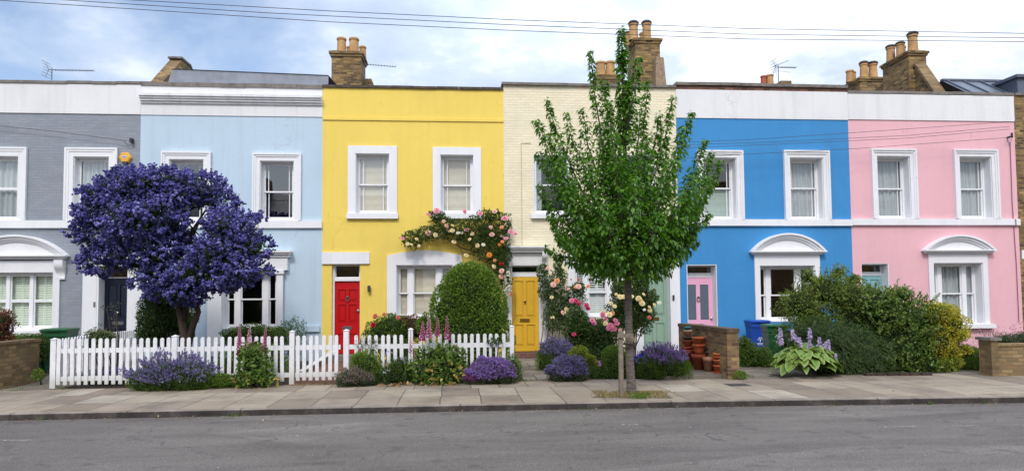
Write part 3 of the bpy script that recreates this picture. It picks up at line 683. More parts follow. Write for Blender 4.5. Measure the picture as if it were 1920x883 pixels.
for dr, (xl_, xr_), hx, col, key in ((cdp, (947, 1026), (944, 1027), lin('DDAF2E'), 'yellow'), (sdp, (1190, 1277), (1184, 1282), lin('8FAA98'), 'sage')):
    mb = MB(); xa, xb = G(xl_, 560)[0], min(G(xr_, 560)[0], 6.245); ht = G((xl_+xr_)/2, 472)[1]
    xa = max(xa, XY+.002)
    mb.box(xa, dr[0], F-.07, F+.001, .05, ht-.02); mb.box(dr[1], xb, F-.07, F+.001, .05, ht-.02); mb.box(dr[0], dr[1], F-.07, F+.001, dr[3], ht-.02)
    mb.frame((dr[0], dr[1], .05, dr[3]), (dr[0]+.03, dr[1]-.03, .05, dr[3]-.03), F-.066, F+(.22 if key == 'yellow' else .3))
    zc0, zc1 = G(950, 503)[1], ht-.021
    console(mb, xa+.02, xa+.15, zc1, zc0, .22 if key == 'yellow' else .12); console(mb, xb-.15, xb-.02, zc1, zc0, .22 if key == 'yellow' else .12)
    hood(mb, max(G(hx[0], 465)[0], XY-.02), min(G(hx[1], 465)[0], XC+.03), ht+.14, .28, .16)
    o = mb.build('door_surround', PADW if key == 'yellow' else WHITE, r)
    zt_ = G(980, 512)[1]; zl = G(980, 519)[1]
    y_ = F+(.14 if key == 'yellow' else .24)
    MB().box(dr[0]+.03, dr[1]-.03, y_-.03, y_+.05, zl+.004, zt_).build('transom', WHITE, r)
    fanlight(r, (dr[0]+.03, dr[1]-.03, zt_+.002, dr[3]-.03), y_)
    dm = M_plain(key+'_door_paint', col, rough=.42, var=.04, bmp=.02)
    leaf_door(r, (dr[0]+.03, dr[1]-.03, .25, zl), dm, y_, [(.12, .45, .47, .95), (.55, .88, .47, .95), (.12, .45, .08, .36), (.55, .88, .08, .36)], letter=(.31, .67, .415), knob=(.5, .67) if key == 'yellow' else None, knocker=None if key == 'yellow' else (.5, .80), lmat=BRASS, label=('mustard yellow panelled front door' if key == 'yellow' else 'sage green panelled front door'))
    MB().box(dr[0]-.08, min(dr[1]+.08, 6.2), F-.32, y_+.1, .07, .235).build('door_step', REDBR, r)
# ---- bright blue house
bw1 = R(1319, 1381, 296, 410); bw2 = R(1481, 1543, 296, 410); bg_ = R(1425, 1528, 498, 603); bd = R(1289, 1345.5, 496, 662)
bw1 = (bw1[0], bw1[1], ZB1+.045, bw1[3]); bw2 = (bw2[0], bw2[1], ZB1+.045, bw2[3])
ZC0, ZC1 = 3.76, 3.945
r = house('blue', 'bright blue terraced house with pale pink front door', XC, XB, 7.62, BLUE, [bw1, bw2, bg_, (bd[0], bd[1], .05, bd[3])])
rings_u = [(.05, .05, 0, .10), (.05, .06, 0, .075), (.09, .10, 0, .05)]
window(r, bw1, rings_u, recess=.24, rail=.53, margin=.09, covers=[lambda p_, g_, y_: cover(p_, 'blind', g_[0], g_[1], g_[2], g_[2]+(g_[3]-g_[2])*.53, y_+.115, M_plain('pale_green_blind', lin('B4C0B6'), rough=.9))])
window(r, bw2, rings_u, recess=.24, rail=.53, margin=.09, covers=[cv_('curtain', None, 1.)])
zwb = G(1430, 223)[1]
band_plate(r, XC+e, XB-e, zwb, 7.72, .025, BANDW); band_plate(r, XC+e, XB-e, 7.721, 7.84, .02, REDBR, 'brick_course')
coping(r, XC, XB, 7.93, 7.92, .085, STONE, over=.08)
band_plate(r, XC+e, XB-e, ZC0, ZC1, .08, WHITE, 'string_course')
window(r, bg_, [(.155, .36, .0, .045)], cols=3, ratios=[1, 3.4, 1], mull=.14, recess=.26, bars=False, rail=.47, covers=[])
cx = (bg_[0]+bg_[1])/2; a = (G(1547, 470)[0]-G(1409, 470)[0])/2
pediment(r, cx, G(1478, 471)[1], a, G(1478, 438)[1]-G(1478, 471)[1])
mb = MB(); mb.frame((bd[0], bd[1], .05, bd[3]), (bd[0]+.02, bd[1]-.02, .05, bd[3]-.02), F+.004, F+.40)
zt_ = G(1310, 514, F+.34)[1]; zl = G(1310, 520.5, F+.34)[1]; mb.box(bd[0]+.02, bd[1]-.02, F+.30, F+.39, zl+.004, zt_); mb.build('door_frame', WHITE, r)
fanlight(r, (bd[0]+.02, bd[1]-.02, zt_+.002, bd[3]-.02), F+.34)
leaf_door(r, (bd[0]+.02, bd[1]-.02, .25, zl), M_plain('pink_door_paint', lin('EBAECB'), rough=.4, var=.03, bmp=.02), F+.34, [(.12, .42, .40, .90), (.56, .86, .40, .90), (.12, .42, .06, .22), (.56, .86, .06, .22)], letter=(.3, .65, .32), lmat=CHROME, knocker=(.49, .70), knob=(.93, .42), glazed=[0, 1])
MB().box(bd[0]-.1, bd[1]+.1, F-.35, F+.4, .07, .235).build('door_step', STONE, r)
# ---- pink house
pw1 = R(1644.5, 1706, 293, 409); pw2 = R(1799, 1859, 294, 409); pg = R(1751, 1843, 493, 608); pd = R(1617, 1669, 493.5, 662)
pw1 = (pw1[0], pw1[1], ZC1+.03, pw1[3]); pw2 = (pw2[0], pw2[1], ZC1+.03, pw2[3])
r = house('pink', 'pale pink terraced house with duck egg blue door at the right', XB, XP, 7.68, PINK, [pw1, pw2, pg, (pd[0], pd[1], .05, pd[3])])
for q in (pw1, pw2): window(r, q, rings_u, recess=.24, rail=.5, margin=.09, covers=[cv_('curtain')])
band_plate(r, XB+e, XP-e, G(1740, 226)[1], 7.68, .03, BANDW)
band_plate(r, XB+e, XP-e, ZC0+.02, ZC1+.02, .08, WHITE, 'string_course')
coping(r, XB, XP, 7.77, 7.78, .08, STONE)
window(r, pg, [(.155, .32, 0, .045)], cols=3, ratios=[1, 2.6, 1], mull=.13, recess=.26, bars=False, rail=.5, covers=[cv_('curtain')], sill=(pg[0]-.24, pg[1]+.26, pg[2]-.0, pg[2]-.12, .14))
cx = (pg[0]+pg[1])/2; a = (G(1864.5, 470)[0]-G(1733.6, 470)[0])/2
pediment(r, cx, G(1800, 469)[1], a, G(1800, 441)[1]-G(1800, 469)[1])
mb = MB(); mb.frame((pd[0], pd[1], .05, pd[3]), (pd[0]+.02, pd[1]-.02, .05, pd[3]-.02), F+.004, F+.40)
zt_ = G(1640, 512, F+.34)[1]; zl = G(1640, 517, F+.34)[1]; mb.box(pd[0]+.02, pd[1]-.02, F+.30, F+.39, zl+.004, zt_); mb.build('door_frame', WHITE, r)
fanlight(r, (pd[0]+.02, pd[1]-.02, zt_+.002, pd[3]-.02), F+.34)
leaf_door(r, (pd[0]+.02, pd[1]-.02, .25, zl), M_plain('duck_egg_paint', lin('7FB0B4'), rough=.4, var=.03), F+.34, [(.12, .45, .47, .95), (.55, .88, .47, .95), (.12, .45, .08, .36), (.55, .88, .08, .36)], lmat=CHROME, knocker=(.5, .86))
MB().box(pd[0]-.1, pd[1]+.1, F-.35, F+.4, .07, .235).build('door_step', STONE, r)
# ---- brick house at the right edge
r = thing('terraced_house', 'bare brown brick house at the far right edge with dark sloping metal roof', 'house', (19.2, F, PZ)); hz['brick'] = r
bo = [(18.2, 19.0, 4.2, 5.8), (20.4, 21.2, 4.2, 5.8), (19.0, 20.6, 1.1, 2.7)]
front_wall(XP, 22.2, .05, 7.72, bo).build('front_wall', STOCK, r); shell(r, XP, 22.2, 7.72)
for q in bo: window(r, q, [], recess=.12, covers=[cv_('curtain')])
coping(r, XP+.05, 22.2, 7.78, 7.78, .07, STONE)
# ---- the brick terrace across the road (behind the viewer; the windows mirror it)
opp = thing('terraced_house', 'long brown brick terrace across the road, mirrored in the left windows', 'house', (-18, -11.5, .08))
op2 = thing('terraced_house', 'brown brick terrace across the road, mirrored in the blue and pink house windows', 'house', (22, -11.5, .08))
MB().box(-34, -3.0, -18, -11.5, 0, 7.6).build('wall', STOCK, opp); MB().box(5.5, 40, -18, -11.5, 0, 7.4).build('wall', STOCK, op2)
mb = MB(); mb.prism([(-18, 7.61), (-11.4, 7.61), (-14.7, 9.9)], -34, -3, axis='x'); mb.build('roof', SLATE, opp)
mb = MB(); mb.prism([(-18, 7.41), (-11.4, 7.41), (-14.7, 9.6)], 5.5, 40, axis='x'); mb.build('roof', SLATE, op2)
for x in (-26, -15, -4, 10, 21, 33):
    MB().box(x-.5, x+.5, -15.2, -14.2, 8, 11.0).build('chimney', STOCK, opp if x < 0 else op2)
# ------------------------------------------------------------------ roofs and chimneys
def pr(x, y, Y): q = atY(x, y, Y); return q[0], q[2]
def pots4(xs, ya, yb, r, hs, cowls=None):
    return [(x, (ya if k % 2 == 0 else yb), r, h, (cowls or {}).get(k)) for k, (x, h) in enumerate(zip(xs, hs))]
# raised party wall and lead roof on the pale blue house
q = hz['pale_blue']
xa, xb = -8.95, -8.60
mb = MB().prism([(F+.6, 7.5), (F+2.6, pr(365, 112, F+2.6)[1]), (F+3.2, pr(365, 112, F+2.6)[1]), (F+6.2, 7.4), (F+6.2, 7.0), (F+.6, 7.0)], xa, xb, axis='x'); mb.build('party_wall', STOCK, q)
mb = MB().prism([(F+2.5, pr(365, 112, F+2.6)[1]+.06), (F+3.2, pr(365, 112, F+2.6)[1]+.06), (F+6.2, 7.46), (F+6.2, 7.40), (F+3.2, pr(365, 112, F+2.6)[1]+.004), (F+2.5, pr(365, 112, F+2.6)[1]+.004)], xa-.04, xb+.04, axis='x'); mb.build('party_wall_coping', STONE, q)
zr = pr(400, 137, F+2.)[1]; zr2 = pr(600, 146, F+2.)[1]
xl, xr = xb+.05, XL-.1
mb = MB(); V = [(xl, F+1.2, 7.55), (xr, F+1.2, 7.55), (xr, F+1.3, zr2-.16), (xl+.2, F+1.3, zr-.14), (xr, F+1.27, zr2-.15), (xl+.2, F+1.27, zr-.13), (xr, F+2.6, zr2), (xl+.5, F+2.6, zr), (xr, F+7, 7.5), (xl, F+7, 7.5)]
mb.add(V, [(0, 1, 2, 3), (3, 2, 4, 5), (5, 4, 6, 7), (7, 6, 8, 9), (0, 3, 5, 7, 9)]); mb.build('roof', LEAD, q)
# yellow house chimney
q = hz['yellow']
Yc = 22.; x0, zt = pr(620, 93.5, Yc); x1, _ = pr(679, 93.5, Yc)
chimney(q, x0+.03, x1-.03, Yc, Yc+1.0, 6.9, zt-.05, [(pr(638, 80, Yc)[0], Yc+.25, .155, .50, None), (pr(661.5, 80, Yc)[0], Yc+.25, .165, .50, None), (pr(648, 80, Yc)[0]+.02, Yc+.75, .12, .40, None), (pr(671, 80, Yc)[0]+.05, Yc+.75, .12, .42, None)])
MB().box(x1-.02, x1+.24, Yc+.5, Yc+1.1, 6.9, pr(685, 138, Yc)[1]).build('chimney_shoulder', STOCK, q)
# cream house chimneys
q = hz['cream']
x0, zt = pr(1190, 72, Yc); x1, _ = pr(1237, 72, Yc)
chimney(q, x0+.02, x1, Yc, Yc+1.1, 6.9, zt, [(pr(1192, 50, Yc)[0], Yc+.3, .16, .60, True), (pr(1217, 50, Yc)[0], Yc+.3, .155, .62, True), (pr(1179, 50, Yc+.8)[0], Yc+.85, .15, .46, True), (pr(1206, 50, Yc+.8)[0], Yc+.85, .13, .5, None)])
b0, b1 = pr(1224, 113, Yc), pr(1245, 162, Yc)
MB().prism([(b0[0], b0[1]), (b0[0]+.27, b0[1]-.02), (b1[0], b1[1]-.4), (b1[0]-.4, b1[1]-.4)], Yc-.35, Yc-.005).build('chimney_buttress', M_plain('speckled_brick_render', lin('96806A'), rough=.9, var=.5, scale=22, bmp=.4), q)
Yd = 26.; x0, zt = pr(1118, 141, Yd); x1, _ = pr(1163, 141, Yd)
chimney(q, x0, x1, Yd, Yd+.9, 6.9, zt, [(pr(1129, 130, Yd)[0], Yd+.25, .20, .58, None), (pr(1147, 130, Yd)[0], Yd+.25, .20, .60, None)], cap=False)
# far chimney seen over the blue parapet
q = hz['blue']; Yd = 26.
x0, zt = pr(1432, 158, Yd); x1, _ = pr(1457, 158, Yd)
chimney(q, x0, x1, Yd, Yd+.8, 6.9, zt-.02, [(pr(1438, 150, Yd)[0], Yd+.3, .12, .42, POTR), (pr(1450, 150, Yd)[0], Yd+.3, .15, .47, None)], cap=False)
x0, zt = pr(1464, 151, Yd); x1, _ = pr(1484, 151, Yd)
MB().box(x0, x1, Yd, Yd+1, 6.9, zt).build('roof_upstand', STOCK, q)
# pink house: tall party wall stack
q = hz['pink']
Y1 = 22.8; X1_ = 16.42; zt = 1.72+(553-64)/scl(Y1)
chimney(q, X1_, X1_+.68, Y1, Y1+1.5, 7.0, zt, [(X1_+.36, Y1+.25, .175, .68, True), (X1_+.22, Y1+.75, .15, .52, True), (X1_+.45, Y1+1.0, .15, .52, None), (X1_+.18, Y1+1.25, .16, .58, True)])
mb = MB().prism([(F+2.0, 7.0), (F+2.6, 7.8), (Y1-.1, 10.05), (Y1-.002, 10.05), (Y1-.002, 7.0)], X1_+.2, X1_+.5, axis='x'); mb.build('party_wall', STOCK, q)
mb = MB().prism([(F+2.55, 7.806), (Y1-.1, 10.055), (Y1-.003, 10.055), (Y1-.003, 10.14), (Y1-.14, 10.14), (F+2.45, 7.82)], X1_+.14, X1_+.56, axis='x'); mb.build('party_wall_coping', STOCK2, q)
mb = MB().prism([(Y1+1.502, 7.0), (Y1+1.502, 10.0), (28.8, 9.35), (28.8, 7.0)], X1_+.1, X1_+.5, axis='x'); mb.build('rear_party_wall', STOCK, q)
Yd = 26.4; x0, zt = pr(1612, 145, Yd); x1, _ = pr(1660, 145, Yd)
chimney(q, x0, x1, Yd, Yd+1.1, 7.0, zt, [(pr(1628, 130, Yd)[0], Yd+.3, .17, .66, True), (pr(1645, 130, Yd)[0], Yd+.3, .18, .66, True), (pr(1610, 130, Yd)[0]+.1, Yd+.8, .16, .52, None), (pr(1618, 130, Yd)[0]+.1, Yd+.9, .14, .5, None)])
q = hz['brick']
za = 9.25; mb = MB(); V = [(16.98, F+.9, 7.6), (22.2, F+.9, 7.6), (22.2, 21.9, za), (16.98, 21.9, za), (22.2, F+8, za-.1), (16.98, F+8, za-.1)]
mb.add(V, [(0, 1, 2, 3), (3, 2, 4, 5)])
o = mb.build('roof', SLATE, q)
mb = MB()
for k in range(9):
    x = 17.1+k*.62; mb.add([(x, F+.9, 7.6), (x+.035, F+.9, 7.6), (x+.035, 21.9, za), (x, 21.9, za), (x, F+.87, 7.64), (x+.035, F+.87, 7.64), (x+.035, 21.87, za+.04), (x, 21.87, za+.04)], [(4, 5, 6, 7), (0, 4, 7, 3), (1, 2, 6, 5)])
mb.box(16.98, 22.2, 21.86, 22.0, za, za+.07); mb.build('standing_seams', SLATE, o)
mb = MB(); xd0 = pr(1907, 140, 20.5)[0]; zd = pr(1907, 146, 20.5)[1]
mb.box(xd0, xd0+1.6, 20.5, 21.9, 7.9, zd); mb.box(xd0-.1, xd0+1.7, 20.4, 21.95, zd+.001, zd+.1); mb.build('dormer', SLATE, q)

# ------------------------------------------------------------------ aerials, cables, wall fittings
def aerial(x, y, Y, ytop, dirx, elems, label, boom_px, tilt=0., refl=True):
    X, Z = pr(x, y, Y); zt = pr(x, ytop, Y)[1]
    t_ = thing('tv_aerial', label, 'TV aerial', (X, Y, Z), 'television aerials on the roofs')
    MB().tube([(X, Y, Z), (X, Y, zt+.06)], .014, 6).build('mast', IRON, t_)
    L = boom_px/scl(Y); b = MB(); b.tube([(X-.2*dirx*L*0-.12*dirx, Y, zt), (X+dirx*L, Y, zt+tilt*L)], .010, 5)
    for k in range(elems):
        s_ = (k+1)/elems; b.tube([(X+dirx*L*s_, Y-.10, zt+tilt*L*s_-.012), (X+dirx*L*s_, Y+.10, zt+tilt*L*s_+.012)], .007, 4)
        b.tube([(X+dirx*L*s_, Y, zt+tilt*L*s_-.035), (X+dirx*L*s_+.004, Y, zt+tilt*L*s_+.035)], .006, 4)
    b.build('boom', IRON, t_)
    if refl:
        g = MB()
        for k in range(6):
            zz_ = -.22+.44*k/5; g.tube([(X-.10*dirx-abs(zz_)*.35*dirx, Y-.22, zt+zz_), (X-.10*dirx-abs(zz_)*.35*dirx, Y+.22, zt+zz_+.02)], .006, 4)
        g.tube([(X-.18*dirx, Y, zt+.24), (X-.10*dirx, Y, zt), (X-.18*dirx, Y, zt-.22)], .006, 4)
        g.build('reflector', IRON, t_)
aerial(97, 150, F+2.5, 131, 1, 12, 'slim grey TV aerial behind the grey house parapet at far left', 71)
aerial(684, 152, 22.2, 120, 1, 11, 'TV aerial fixed beside the chimney over the yellow house', 57, tilt=-.07)
aerial(1460, 158, F+3, 126, 1, 8, 'TV aerial with two booms above the bright blue house', 36, tilt=.0)
o = bpy.data.objects['tv_aerial.002']
X, Z = pr(1460, 120, F+3); MB().tube([(X-.2, F+3, Z-.1), (X+.4, F+3.05, Z+.16)], .010, 5).tube([(X-.1, F+3, Z-.45), (X-.1, F+3, Z+.02)], .006, 4).tube([(X-.16, F+2.8, Z-.3), (X+.3, F+2.8, Z-.35)], .006, 4).build('upper_boom', IRON, o)

CABLE = M_plain('cable_sheath', (.05, .05, .055), rough=.6)
def cable(pts, Y, rad, label, group, x_ext=True):
    P = [atY(x, y, Y) for x, y in pts]; q = []
    if x_ext:
        P = [P[0]+(P[0]-P[1])*3]+P+[P[-1]+(P[-1]-P[-2])*2.5]
    for i in range(len(P)-1):
        for k in range(8): q.append(P[i]+(P[i+1]-P[i])*k/8)
    q.append(P[-1])
    o = MB().tube(q, rad, 5).build('overhead_cable', CABLE, None, org=q[0]); tag(o, label, 'cable', group)
SKYC = 'overhead cables crossing the sky'
cable([(250, 0), (600, 19.5), (960, 37), (1400, 53.5), (1920, 62.5)], 9.2, .0048, 'topmost of the three cables crossing the sky', SKYC)
cable([(125, 0), (500, 24), (960, 46.5), (1400, 64), (1920, 71)], 9.3, .0048, 'middle one of the three cables crossing the sky', SKYC)
cable([(0, 0.5), (300, 20), (620, 41), (960, 57), (1400, 73), (1920, 78)], 9.4, .0048, 'lowest of the three cables crossing the sky', SKYC)
WC = 'cables strung in front of the blue and pink walls'
YW = F-.55
cable([(1240, 268), (1400, 262), (1610, 248), (1925, 226)], YW, .006, 'highest cable slanting across the blue and pink upper walls', WC, False)
cable([(1240, 273), (1450, 266), (1700, 254), (1894, 237)], YW, .006, 'second cable down slanting across the blue and pink upper walls', WC, False)
cable([(1240, 279), (1450, 270.5), (1700, 259), (1894, 242)], YW, .006, 'third cable down slanting across the blue and pink upper walls', WC, False)
cable([(1240, 300), (1396, 289), (1600, 279), (1888, 258)], YW, .006, 'lowest cable slanting across the pink wall to its bracket', WC, False)
cable([(-20, 234), (100, 246), (238, 264)], F-.12, .007, 'thin dark cable sagging across the grey brick wall', None, False)
b_ = G(249, 265)
MB().box(b_[0]-.03, b_[0]+.03, F-.13, F-.01, b_[1]-.05, b_[1]+.06).tube([(b_[0]-.18, F-.12, b_[1]+.0), (b_[0]-.12, F-.1, b_[1]-.10), (b_[0]-.02, F-.06, b_[1]-.13), (b_[0]+.02, F-.03, b_[1]-.03)], .007, 5).build('cable_bracket', BLACK, None, org=(b_[0], F, b_[1]))
tag(bpy.data.objects['cable_bracket'], 'small black cable bracket on the grey wall above the yellow alarm box', 'bracket')
b_ = G(1888, 258)
mb = MB().box(b_[0]-.015, b_[0]+.015, F-.2, F, b_[1]-.02, b_[1]+.02); mb.box(b_[0]-.02, b_[0]+.02, F-.2, F-.16, b_[1]-.05, b_[1]+.1)
mb.tube([(b_[0]+.07*math.cos(t_), F-.08, b_[1]-.1+.07*math.sin(t_)) for t_ in np.linspace(0, 6.28, 13)], .006, 4)
o = mb.build('cable_bracket', BLACK, None, org=(b_[0], F, b_[1])); tag(o, 'iron cable bracket with a coiled loop high on the pink wall', 'bracket')
P = [G(1893, 268), G(1897, 380), G(1899, 410)]
P2 = [(G(1900, 424)[0], 3.72), (G(1905, 500)[0], 2.6), (G(1910, 610)[0], .9)]
mb = MB().tube([(a_[0], F-.02, a_[1]) for a_ in P]+[(P[-1][0], F-.11, P[-1][1]-.04), (P[-1][0], F-.11, 3.75)]+[(a_[0], F-.02, a_[1]) for a_ in P2], .012, 5)
tag(mb.build('wall_cable', M_plain('faded_pink_cable', lin('8C6A74'), rough=.7), None, org=(P[0][0], F, .9)), 'thin cable running down the right edge of the pink wall', 'cable')
a_, c_ = G(977, 268), G(977, 460); d_ = G(995, 268)
mb = MB().tube([(d_[0], F-.02, d_[1]), (a_[0], F-.02, a_[1]), (a_[0], F-.02, c_[1])], .010, 5)
tag(mb.build('wall_cable', M_plain('cream_painted_cable', lin('CFC3A4'), rough=.7), None, org=(a_[0], F, c_[1])), 'thin cream painted cable running down the cream brick wall', 'cable')
mb = MB(); q_ = G(978, 268); mb.box(q_[0]-.09, q_[0]+.09, F-.05, F, q_[1]+.02, q_[1]+.05)

# alarm box
X, Z = G(236.5, 296); al = thing('alarm_box', 'yellow hexagonal burglar alarm box on the grey wall', 'alarm box', (X, F, Z))
hx = [(.165*math.cos(k*math.pi/3), .155*math.sin(k*math.pi/3)) for k in range(6)]
mb = MB(); n = 6
mb.add([(X+a_, F, Z+b_) for a_, b_ in hx]+[(X+a_, F-.06, Z+b_) for a_, b_ in hx]+[(X+a_*.8, F-.085, Z+b_*.8) for a_, b_ in hx],
       [(i, (i+1) % 6, 6+(i+1) % 6, 6+i) for i in range(6)]+[(6+i, 6+(i+1) % 6, 12+(i+1) % 6, 12+i) for i in range(6)]+[tuple(range(12, 18))])
mb.build('case', M_plain('yellow_plastic', lin('E3A83A'), rough=.35), al)
MB().box(X-.06, X+.06, F-.089, F-.084, Z-.015, Z+.045).build('label_plate', GLOSS, al)
mb = MB()
for k in range(4): mb.box(X-.05+k*.026, X-.032+k*.026, F-.0925, F-.0895, Z-.0, Z+.03)
mb.build('lettering', BLACK, al)
MB().box(X-.05, X+.05, F-.07, F-.0, Z-.175, Z-.136).build('strobe', M_plain('dark_blue_plastic', (.01, .02, .08), rough=.2), al)
# wall lamp
X, Z = G(692.5, 541.5); wl = thing('wall_lamp', 'small dark up and down wall lamp beside the red door', 'wall lamp', (X, F, Z))
MB().box(X-.03, X+.03, F-.03, F, Z-.05, Z+.05).build('bracket', BLACK, wl)
MB().tube([(X, F-.075, Z-.085), (X, F-.075, Z+.085)], .042, 14).build('shade', M_plain('bronze_lamp', lin('5A5048'), rough=.4, metal=.5), wl)
# door bells and street sign
for (x, y, lb, dr) in ((181, 571, 'tiny grey door bell in the grey house porch', 0), (1261, 558, 'tiny black door bell beside the sage green door', 0)):
    X, Z = G(x, y); tag(MB().box(X-.025, X+.025, F-.11, F-.07, Z-.07, Z+.07).build('door_bell', BLACK if x > 500 else M_plain('grey_plastic', (.15, .15, .16)), None, org=(X, F, Z)), lb, 'door bell')
x0, z0 = G(1915.5, 486); z1 = G(1915.5, 469)[1]
sg = thing('wall_plate', 'small blank white plate fixed to the brown brick wall', 'sign plate', (x0, F, z0))
MB().box(x0, x0+.55, F-.03, F-.001, z0, z1).build('plate', GLOSS, sg)

# ------------------------------------------------------------------ picket fences
FY = 13.42; PT = 1.03; 
def picket_mesh(name, h, wd=.07, th=.02, tip=.035):
    mb = MB(); pts = [(-wd/2, 0), (wd/2, 0), (wd/2, h-tip)]
    for k in range(1, 6): pts.append((wd/2*math.cos(k*math.pi/6), h-tip+tip*math.sin(k*math.pi/6)))
    pts.append((-wd/2, h-tip)); mb.prism(pts, -th, 0)
    me = bpy.data.meshes.new(name); me.from_pydata(mb.v, [], mb.f); me.materials.append(FENCEW); return me
PK = picket_mesh('picket', PT-.155)
def place(me, name, root, loc, rz=0.):
    o = bpy.data.objects.new(name, me); COL.objects.link(o); o.parent = root
    o.location = [float(a_-b_) for a_, b_ in zip(loc, ORG[root])]; o.rotation_euler = (0, 0, rz); ORG[o] = np.array(loc, float); return o
def post_mesh(h, wd=.10):
    mb = MB().box(-wd/2, wd/2, -wd/2, wd/2, 0, h); mb.add([(-wd/2-.012, -wd/2-.012, h+.001), (wd/2+.012, -wd/2-.012, h+.001), (wd/2+.012, wd/2+.012, h+.001), (-wd/2-.012, wd/2+.012, h+.001), (0, 0, h+.03)], [(0, 3, 2, 1), (0, 1, 4), (1, 2, 4), (2, 3, 4), (3, 0, 4)])
    me = bpy.data.meshes.new('post'); me.from_pydata(mb.v, [], mb.f); me.materials.append(FENCEW); return me
def fence(label, p0, p1, posts, start=.10, sp=.1262, jit=.004, pk=PK, rails=(.27, .80), zb=.155, cat='picket fence', name='picket_fence'):
    p0, p1 = np.array(p0, float), np.array(p1, float); d = p1-p0; L = np.linalg.norm(d); d /= L; rz = math.atan2(d[1], d[0]); nrm = np.array((d[1], -d[0]))
    root = thing(name, label, cat, (*p0, PZ))
    s_ = start
    while s_ < L-.04:
        q = p0+d*s_
        if all(abs(s_-t_) > .09 for t_, _, _ in posts):
            place(pk, 'picket', root, (q[0]+nrm[0]*.0, q[1], zb+rng.uniform(-jit, jit)), rz+rng.uniform(-.02, .02)).rotation_euler[1] = rng.uniform(-.013, .013)
        s_ += sp
    for z in rails:
        me = MB().box(0, L, .0, .03, z-.045, z+.045); mm = bpy.data.meshes.new('rail'); mm.from_pydata(me.v, [], me.f); mm.materials.append(FENCEW)
        place(mm, 'rail', root, (p0[0], p0[1], 0.0), rz)
    for (t_, h, wd) in posts:
        q = p0+d*t_; place(post_mesh(h, wd), 'post', root, (q[0]+nrm[0]*-.03, q[1]-nrm[1]*.0+.03, PZ-.01), rz)
    return root
def fx(x, y=680): return atY(x, y, FY)[0]
xl, xg0, xg1, xr = fx(100), fx(547, 670), fx(645, 670), fx(960, 650)
fence('long white picket fence left of the gate, in front of the purple flowering tree', (xl, FY), (xg0, FY), [(0.0, .94, .10), (fx(327, 660)-xl, .97, .10), (xg0-xl, 1.03, .09)])
fence('white picket fence right of the gate, in front of the clipped green bush', (xg1+.02, FY), (xr, FY), [(.02, 1.04, .10), (fx(768, 650)-xg1, 1.05, .09), (xr-xg1-.02, 1.08, .085)])
gt = fence('white picket garden gate with diagonal brace in front of the red door', (xg0+.07, FY+.0), (xg1-.07, FY+.0), [], start=.05, cat='garden gate', name='picket_gate', sp=.1235, zb=.16)
gl = xg1-xg0-.14; mb = MB(); mb.prism([(xg0+.12, .34), (xg0+.23, .34), (xg1-.12, .74), (xg1-.12, .82)], FY+.001, FY+.028); mb.build('brace', FENCEW, gt)
PKS = picket_mesh('picket', .87)
fence('white picket side fence running back towards the navy door', (xl+.02, FY+.16), (-8.25, 18.2), [(4.6, .98, .09)], start=.12, sp=.128)
# low dark blue trellis seen between the pickets
X0, X1 = atY(712, 640, 14.2)[0], atY(765, 640, 14.2)[0]

# ------------------------------------------------------------------ brick garden walls
def wall_prism(root, name, mat, poly, z0, z1): return MB().prism(poly, z0, z1, axis='z').build(name, mat, root)
lw_ = thing('garden_wall', 'low yellow brick garden wall at the left edge', 'garden wall', (-9.0, 13.3, PZ))
zt = .98
wall_prism(lw_, 'brickwork', STOCK2, [(-12.5, 13.30), (-8.66, 13.30), (-8.66, 14.55), (-8.90, 14.55), (-8.90, 13.54), (-12.5, 13.54)], .05, zt-.05)
wall_prism(lw_, 'coping', STOCK2, [(-12.52, 13.27), (-8.63, 13.27), (-8.63, 14.58), (-8.93, 14.58), (-8.93, 13.57), (-12.52, 13.57)], zt-.049, zt)
A = atZ(1375, 709, PZ); B = atZ(1300, 690, PZ)
pw_ = thing('garden_wall', 'brown brick wall running back beside the stacked terracotta pots', 'garden wall', (5.43, 12.95, PZ))
xa = 5.30
zt = 1.72-(556-615)*-1/scl(12.95)*1. ; zt = atY(1374, 616, 12.95)[2]
wall_prism(pw_, 'brickwork', M_brick('wall_brown_brick', [lin('7A5E3E'), lin('94764A'), lin('A68A58'), lin('866644'), lin('684A34')], lin('857560'), bmp=.9, stain=.4), [(xa, 12.95), (xa+.24, 12.95), (xa+.24, 15.9), (xa, 15.9)], .05, zt-.085)
wall_prism(pw_, 'coping', M_brick('wall_coping_brick', [lin('66503A'), lin('7C6046'), lin('584434')], lin('5A5248'), bmp=.9, stain=.4, bw=.11, rh=.2), [(xa-.012, 12.935), (xa+.252, 12.935), (xa+.252, 15.92), (xa-.012, 15.92)], zt-.084, zt)
rw_ = thing('garden_wall', 'low yellow brown brick wall with end pier at the right edge', 'garden wall', (9.6, 12.6, PZ))
q0 = atZ(1861, 706, PZ); X0 = q0[0]; Yp = q0[1]; s_ = scl(Yp); X1 = X0+.15; zt = atY(1860, 633, Yp)[2]
wall_prism(rw_, 'pier', STOCK2, [(X0, Yp), (X1, Yp), (X1, Yp+.33), (X0, Yp+.33)], .05, zt-.06)
wall_prism(rw_, 'pier_cap', STONE, [(X0-.04, Yp-.04), (X1+.05, Yp-.04), (X1+.05, Yp+.37), (X0-.04, Yp+.37)], zt-.059, zt)
zw = atY(1900, 645, Yp)[2]
wall_prism(rw_, 'brickwork', STOCK2, [(X1+.001, Yp+.05), (X1+4, Yp-.1), (X1+4, Yp+.14), (X1+.001, Yp+.29)], .05, zw-.045)
wall_prism(rw_, 'coping', M_brick('right_wall_coping', [lin('8A7048'), lin('9A8055')], lin('7A6A50'), bw=.11, rh=.3), [(X1+.001, Yp+.03), (X1+4, Yp-.12), (X1+4, Yp+.16), (X1+.001, Yp+.31)], zw-.044, zw)
RWX, RWY = X1, Yp
